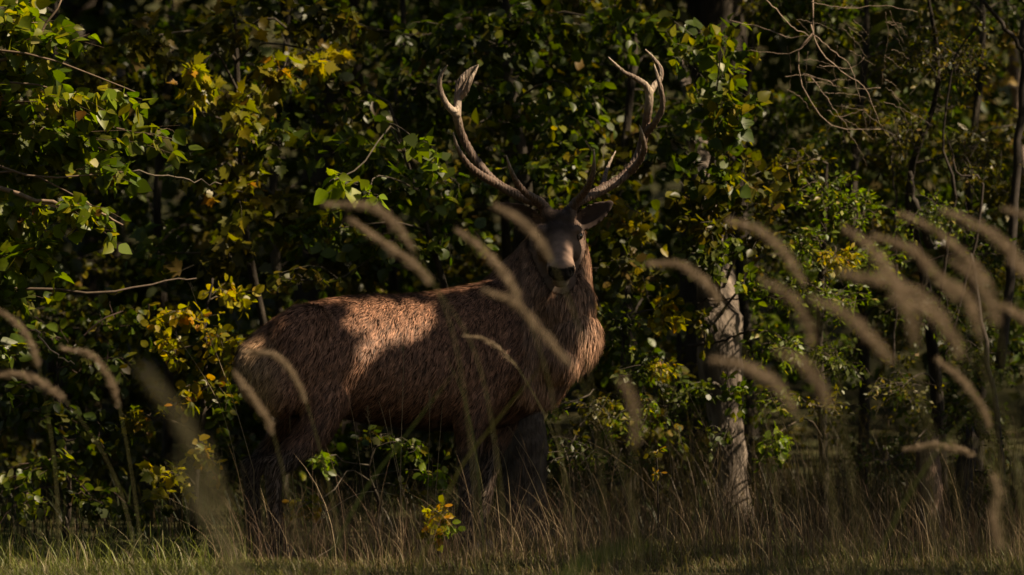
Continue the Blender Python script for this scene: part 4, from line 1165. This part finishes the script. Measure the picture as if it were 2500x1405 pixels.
# ------------------------------------------------------------------ grass
def blades(n, xr, yr, h, w, cols, lean=.5, seg=3, hs=None, keep=None):
    x = R.uniform(*xr, n); y = R.uniform(*yr, n)
    if keep is not None:
        k = keep(x, y); x, y = x[k], y[k]; n = len(x)
    z = ground_z(x, y) - .01
    hh = h * R.uniform(.45, 1.25, n) * (hs(x, y) if hs is not None else 1)
    az = R.uniform(0, 2 * np.pi, n); lv = np.stack([np.cos(az), np.sin(az), 0 * az], 1) * (lean * R.uniform(.1, 1, n) * hh)[:, None]
    sd = np.stack([np.cos(az + 1.3), np.sin(az + 1.3), 0 * az], 1)
    ww = w * R.uniform(.6, 1.3, n)
    base = np.stack([x, y, z], 1)
    ts = np.linspace(0, 1, seg + 1)
    rows = []
    for t in ts[:-1]:
        c = base + lv * t ** 2 + np.array([0, 0, 1.0]) * (hh * (t - .28 * lean * t * t))[:, None]
        wd = (ww * (1 - t * .7))[:, None] * sd
        rows += [c - wd, c + wd]
    rows.append(base + lv + np.array([0, 0, 1.0]) * (hh * (1 - .28 * lean))[:, None])
    V = np.stack(rows, 1); k = V.shape[1]
    T = []
    for i in range(seg - 1):
        T += [(2 * i, 2 * i + 1, 2 * i + 3), (2 * i, 2 * i + 3, 2 * i + 2)]
    T.append((2 * seg - 2, 2 * seg - 1, 2 * seg))
    T = (np.arange(n) * k)[:, None, None] + np.array(T)[None]
    cc = np.array([c[0] for c in cols]); wt = np.array([c[1] for c in cols])
    C = np.repeat(cc[R.choice(len(cols), n, p=wt / wt.sum())] * R.uniform(.7, 1.3, (n, 1)), k, 0)
    return V.reshape(-1, 3), T.reshape(-1, 3), C

GREEN = [((.11, .125, .03), 5), ((.14, .15, .04), 3), ((.26, .22, .13), 3.5), ((.06, .075, .02), 4), ((.10, .07, .04), 2)]
DRYG = [((.15, .12, .06), 4), ((.09, .10, .03), 4), ((.17, .125, .075), 3), ((.08, .055, .034), 3)]
STRAW = [((.20, .14, .085), 4), ((.33, .25, .16), 1.5), ((.12, .075, .05), 6), ((.10, .09, .035), 2)]
mb = MB()
mb.add(*blades(14000, (-3.2, -.9), (27.2, 31.2), .09, .0020, GREEN, 1.0, hs=lambda x, y: np.clip((31.6 - y) / 3, .5, 1)))
mb.add(*blades(1500, (-3.0, -1.2), (28.4, 30.8), .19, .003, GREEN, .8, 4))
o = mb.build('meadow_grass', M_GRASS); o['kind'] = 'stuff'; o['label'] = 'short sunlit green grass before the bramble mound'; o['category'] = 'grass'
mb = MB()
mb.add(*blades(26000, (-1.35, 3.2), (27.2, 31.5), .085, .002, DRYG, .9))
mb.add(*blades(3500, (-1.3, 3.0), (28.6, 31.8), .16, .0018, DRYG, .9, 4))
o = mb.build('rough_grass', M_GRASS); o['kind'] = 'stuff'; o['label'] = 'dull brown green rough grass around the hooves of the stag'; o['category'] = 'grass'
mb = MB()
mb.add(*blades(2600, (-1.25, 2.8), (29.2, 32.2), .30, .0012, STRAW, 1.0, 5))
mb.add(*blades(1300, (.25, 2.8), (29.6, 32.4), .46, .0009, STRAW, .9, 5))
mb.add(*blades(500, (-1.25, .3), (29.3, 31.6), .46, .0011, STRAW, .8, 5))
mb.add(*blades(900, (-1.35, .5), (28.6, 29.8), .42, .0010, STRAW, .9, 5))
mb.add(*blades(260, (-1.35, 2.4), (28.6, 30.2), .68, .0010, STRAW, .7, 6))
o = mb.build('dry_grass', M_PLUME); o['kind'] = 'stuff'; o['label'] = 'tangle of thin straw coloured dead grass around the legs of the stag'; o['category'] = 'grass'

mb = MB()
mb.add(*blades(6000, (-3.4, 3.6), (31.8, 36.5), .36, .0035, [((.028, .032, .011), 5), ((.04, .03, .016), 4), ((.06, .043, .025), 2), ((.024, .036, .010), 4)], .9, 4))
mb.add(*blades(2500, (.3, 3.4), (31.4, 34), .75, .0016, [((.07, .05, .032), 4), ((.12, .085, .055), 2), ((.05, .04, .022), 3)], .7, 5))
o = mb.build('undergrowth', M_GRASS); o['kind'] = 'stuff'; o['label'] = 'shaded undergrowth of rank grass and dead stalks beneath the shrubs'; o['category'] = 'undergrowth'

# single dry stems that stand out, each with a wispy seed head
def stem_thing(pts, r, col, head=0.0, label='thin dry grass stem standing upright before the belly and legs of the stag', group='thin dry stems before the stag', name='dry_weed'):
    p = spline(pts, 14)
    gpt = p[0].copy(); gpt[2] = float(ground_z(np.array(p[0][0]), np.array(p[0][1])))
    p = np.vstack([gpt, p]) if p[0][2] > gpt[2] + .02 else p
    root = thing(name, label, 'weed', gpt, group)
    m = MB(); m.tube(p, np.linspace(r, r * .45, len(p)), 4, np.array(col) * R.uniform(.8, 1.2)); m.build('stem', M_PLUME, root)
    if head:
        m = MB(); k = 26
        for i in range(k):
            t = 1 - head * i / k
            c = np.array([np.interp(t, np.linspace(0, 1, len(p)), p[:, j]) for j in range(3)])
            d = norm(norm(p[-1] - p[-3]) + R.normal(size=3) * .5)
            e = c + d * R.uniform(.012, .03)
            m.tube(np.array([c, (c + e) / 2, e]), [.0007, .0011, .0004], 3, np.array(col) * R.uniform(.8, 1.3), False)
        m.build('seed_head', M_PLUME, root)
STEMS = [([(735, 1330), (715, 1180), (705, 960)], 29.6, 0), ([(905, 1330), (885, 1180), (860, 1010), (840, 950)], 29.5, 0), ([(945, 1320), (915, 1150), (897, 1000)], 29.5, .12),
         ([(985, 1300), (975, 1180), (940, 1030), (925, 980)], 29.4, 0), ([(978, 1330), (978, 1150), (985, 900), (984, 850)], 29.4, .1),
         ([(1040, 1300), (1046, 1150), (1050, 960)], 29.5, .1), ([(1060, 1250), (1070, 1120), (1080, 990)], 29.5, 0), ([(1005, 1290), (965, 1110), (950, 1000)], 29.6, 0),
         ([(1225, 1330), (1210, 1180), (1200, 1060)], 29.6, .1), ([(1250, 1300), (1236, 1140), (1200, 1070)], 29.6, 0), ([(1360, 1290), (1310, 1150), (1240, 1040)], 29.8, 0),
         ([(1340, 1280), (1300, 1180), (1260, 1090)], 29.8, 0), ([(1395, 1310), (1392, 1190), (1385, 1075)], 29.9, .15), ([(1380, 1300), (1378, 1200), (1376, 1130)], 29.9, 0),
         ([(1470, 1260), (1440, 1150), (1400, 1050)], 30, 0), ([(1650, 1290), (1636, 1120), (1610, 900)], 30.1, 0), ([(1760, 1120), (1680, 960), (1625, 870)], 30.1, 0),
         ([(1560, 1290), (1500, 1120), (1460, 1020)], 30, 0), ([(820, 1320), (790, 1200), (700, 1130)], 29.7, 0), ([(640, 1330), (620, 1210), (590, 1130)], 29.7, .2),
         ([(680, 1330), (640, 1230), (600, 1180)], 29.7, 0), ([(620, 1150), (560, 950), (480, 740), (465, 700)], 29.6, .08), ([(600, 1240), (540, 1000), (430, 815)], 29.6, .06),
         ([(1960, 1230), (1930, 1080), (1880, 960)], 30.2, 0), ([(1730, 1240), (1700, 1130), (1660, 1060)], 30.1, 0), ([(1850, 1200), (1790, 1090), (1760, 1000)], 30.1, 0)]
for pts, Y, hd in STEMS:
    lab = 'thin dry grass stem standing upright before the belly and legs of the stag'; grp = 'thin dry stems before the stag'
    if pts[0][0] > 1260:
        lab = 'thin dry grass stem before the stump, the grey willow or the alder'; grp = 'thin dry stems right of the stag'
    elif pts[0][0] < 700:
        lab = 'thin leaning grass stem before the yellow shrub and the hind legs'; grp = 'thin stems behind the stag'
    stem_thing([P(x, y, Y) for x, y in pts], .0022, (.22, .165, .10), hd, lab, grp)
stem_thing([P(735, 1330, 29.5), P(790, 1260, 29.5), P(860, 1212, 29.5), P(920, 1200, 29.5), P(965, 1210, 29.5)], .003, (.22, .17, .12), 0, 'pale dry stem bowed in an arch beneath the belly of the stag', None)
stem_thing([P(740, 1400, 29), P(770, 1365, 29), P(815, 1335, 29), P(825, 1310, 29)], .003, (.30, .25, .19), 0, 'short pale broken stalk lying in the grass below the belly', None)

# ------------------------------------------------------------------ out-of-focus grass plumes between us and the stag
def plume(pts, Y, label, width=.017, col=(.215, .160, .108), dens=1.0, group=None, leafy=False):
    """pts: from the drooping tip to the base of the panicle, then the stalk runs down to the ground"""
    q = np.array([P(x, y, Y) for x, y in pts])
    ax = spline(q, 30)[::-1]                                  # base -> tip
    b = ax[0]; d0 = norm(ax[0] - ax[3])
    low = b + d0 * .22 + np.array([0, 0, -.12])
    gx_ = low[0] + d0[0] * .12
    gnd = np.array([gx_, Y + R.uniform(-.15, .15), 0]); gnd[2] = float(ground_z(np.array(gnd[0]), np.array(gnd[1])))
    root = thing('grass_plume', label, 'grass plume', gnd, group)
    st = spline([gnd, np.array([gx_, gnd[1], low[2] * .5]), low, b, ax[12]], 30)
    m = MB(); m.tube(st, np.linspace(.0016, .0010, 30), 5, np.array([.09, .085, .035])); m.tube(ax, np.linspace(.0012, .0006, 30), 4, np.array(col) * .9)
    m.build('stem', M_PLUME, root)
    ln = np.sum(np.linalg.norm(np.diff(ax, axis=0), axis=1))
    n = int(1150 * dens * ln / .3); width = width * R.uniform(.8, 1.25); ph_ = R.uniform(0, 6.28); fq_ = R.uniform(25, 55)
    t = R.beta(1.25, 1.15, n); u = t * 29; i = np.minimum(u.astype(int), 28); f = (u - i)[:, None]
    c = ax[i] * (1 - f) + ax[i + 1] * f
    tg = norm(ax[i + 1] - ax[i])
    env = (np.sin(np.pi * np.clip(.10 + .88 * t, 0, 1)) ** .75) * (1 + .35 * np.sin(t * fq_ + ph_)) * (1.15 - .5 * t)
    side = norm(R.normal(size=(n, 3))); side = norm(side - (side * tg).sum(1, keepdims=True) * tg)
    off = R.uniform(.0, 1, n) ** .9 * width * env
    c = c + side * off[:, None] * .8
    d = norm(tg * 1.0 + side * R.uniform(.15, .8, (n, 1)) + np.array([0, 0, -.12]))
    l_ = R.uniform(.010, .030, n)
    wv = norm(np.cross(d, R.normal(size=(n, 3)))) * (R.uniform(.0006, .0013, n))[:, None]
    V = np.stack([c, c + d * (l_ * .45)[:, None] + wv, c + d * l_[:, None], c + d * (l_ * .45)[:, None] - wv], 1).reshape(-1, 3)
    T = (np.arange(n) * 4)[:, None, None] + np.array([[0, 1, 2], [0, 2, 3]])[None]
    C = np.repeat(np.array(col) * R.uniform(.65, 1.35, (n, 1)), 4, 0)
    m = MB(); m.add(V, T.reshape(-1, 3), C); o = m.build('plume', M_PLUME, root)
    return root

GR = 'feathery grass plumes leaning before the right hand bushes'
RL = 'tan feathery grass plume bent over by the wind before the bright bush and thorn thicket'
plume([(795, 500), (900, 505), (960, 545), (1015, 615)], 21.5, 'upper of two grass plumes bent before the hazel behind the back of the stag')
plume([(858, 538), (930, 590), (1000, 640), (1058, 695)], 22.0, 'lower grass plume touching the back line of the stag')
plume([(1122, 565), (1180, 612), (1235, 675), (1270, 735)], 21.5, 'grass plume before the left of the stag neck')
plume([(1212, 505), (1265, 535), (1312, 582), (1348, 640)], 20.5, 'grass plume crossing one ear and eye of the stag')
plume([(1188, 712), (1260, 742), (1330, 820), (1400, 900)], 20.5, 'grass plume crossing the mane of the stag')
plume([(1780, 540), (1860, 568), (1920, 625), (1965, 700)], 20.5, 'grass plume with its tip above the alder trunk')
plume([(1585, 645), (1660, 648), (1720, 690), (1762, 745)], 21.0, 'grass plume before the top of the scarred alder trunk')
plume([(1740, 880), (1820, 895), (1895, 940), (1945, 1010)], 19.0, 'broad grass plume before the middle of the alder trunk', .023)
plume([(2210, 1097), (2270, 1088), (2330, 1095), (2385, 1112)], 24.0, 'short grass plume lying almost level above the reddish dead trunk', .016)
plume([(1138, 820), (1180, 828), (1225, 858), (1265, 900)], 25.5, 'thin grass plume before the shoulder of the stag', .006, dens=.4)
plume([(2290, 880), (2345, 925), (2395, 990), (2420, 1050)], 22.0, 'slim grass plume before the dark lower part of the thorn thicket', .012)
for pts, Y, w in [([(2065, 560), (2125, 605), (2175, 670), (2200, 730)], 19.5, .016), ([(2135, 578), (2220, 608), (2280, 665), (2340, 740)], 20, .019), ([(2205, 525), (2290, 568), (2360, 630), (2425, 700)], 20.5, .019),
                  ([(2305, 515), (2400, 560), (2470, 615), (2530, 690)], 20, .021), ([(2455, 512), (2520, 535), (2570, 580), (2600, 640)], 20, .018), ([(2300, 680), (2350, 715), (2380, 770), (2395, 830)], 19, .019),
                  ([(2060, 668), (2160, 690), (2250, 725), (2320, 790)], 18.5, .02), ([(1868, 690), (1930, 725), (1970, 790), (1985, 850)], 18.5, .017), ([(1985, 730), (2060, 765), (2120, 820), (2185, 890)], 18.5, .021),
                  ([(2415, 735), (2480, 765), (2530, 810), (2570, 880)], 20.5, .016), ([(2180, 730), (2260, 760), (2320, 815), (2350, 880)], 18, .017), ([(1905, 860), (1960, 890), (2000, 940), (2030, 1000)], 17, .016),
                  ([(2330, 640), (2390, 690), (2420, 750), (2435, 800)], 18, .017), ([(2470, 640), (2530, 690), (2570, 740), (2600, 800)], 19, .018), ([(2150, 660), (2200, 720), (2225, 790), (2235, 850)], 17.5, .016)]:
    plume(pts, Y, RL, w, group=GR)
plume([(-10, 752), (45, 795), (80, 850), (95, 900)], 23.5, 'grass plume hanging below the aspen leaves beside the bare twig', .014)
plume([(155, 850), (225, 870), (270, 930), (292, 1000)], 24.0, 'slender grass plume arching before the bramble mound', .012)
plume([(-20, 918), (50, 915), (110, 940), (160, 978)], 23.5, 'grass plume reaching in low before the bramble mound', .015)
plume([(598, 858), (670, 868), (715, 915), (748, 985)], 23.5, 'grass plume arching across the haunch of the stag', .012)
plume([(575, 915), (610, 960), (645, 1010), (668, 1065)], 22.5, 'grass plume crossing the rump patch of the stag', .014)
plume([(1520, 930), (1545, 980), (1550, 1030), (1548, 1090)], 17.0, 'faint blurred grass plume before the grey willow', .012, dens=.7)
plume([(2440, 1330), (2425, 1270), (2435, 1200), (2420, 1150)], 20.0, 'pale upright grass plume at the foot of the dark thicket', .018)
plume([(350, 900), (430, 1010), (500, 1130), (560, 1260)], 14.0, 'large very blurred grass plume before the yellow shrub', .022, (.13, .115, .065), dens=.45)
plume([(440, 1130), (500, 1240), (560, 1350), (600, 1440)], 13.0, 'very blurred pale grass plume rising from the near grass', .022, (.13, .12, .07), dens=.45)

# near green blades
def blade_thing(pts, Y, w, col, label):
    p = spline([P(x, y, Y) for x, y in pts], 18)
    g_ = p[0].copy(); g_[2] = float(ground_z(np.array(p[0][0]), np.array(p[0][1])))
    p = np.vstack([g_, p])
    root = thing('sedge', label, 'sedge', g_)
    n = len(p); t = norm(np.gradient(p, axis=0)); sd = norm(np.cross(t, np.array([0, 1, .2])))
    wd = w * np.sin(np.pi * np.clip(np.linspace(.35, 1, n), 0, .985)) ** .6
    V = np.concatenate([p - sd * wd[:, None], p + np.array([0, .3, 0]) * wd[:, None], p + sd * wd[:, None]])
    T = []
    for i in range(n - 1):
        for a_, b_ in ((0, n), (n, 2 * n)):
            T += [(a_ + i, b_ + i, b_ + i + 1), (a_ + i, b_ + i + 1, a_ + i + 1)]
    m = MB(); m.add(V, np.array(T), col); m.build('blade', M_GRASS, root)
blade_thing([(760, 1450), (880, 1215), (1005, 1045), (1112, 905)], 23, .0035, (.035, .05, .012), 'blurred green grass blade slanting across the belly of the stag')
blade_thing([(1000, 1450), (1110, 1170), (1215, 1025), (1335, 880)], 23, .0035, (.055, .055, .014), 'blurred yellow green blade slanting before the stag forelegs')
blade_thing([(2100, 1450), (2230, 1190), (2350, 1030), (2520, 880)], 22, .004, (.045, .055, .014), 'blurred green blade slanting up through the thorn thicket')
blade_thing([(1350, 1440), (1430, 1370), (1530, 1335), (1620, 1330)], 14, .010, (.045, .07, .02), 'dark green blurred blade arching over the rough grass')
blade_thing([(1190, 1450), (1165, 1130), (1135, 980), (1090, 870)], 25, .0028, (.05, .06, .02), 'dark narrow blade leaning before the near foreleg')
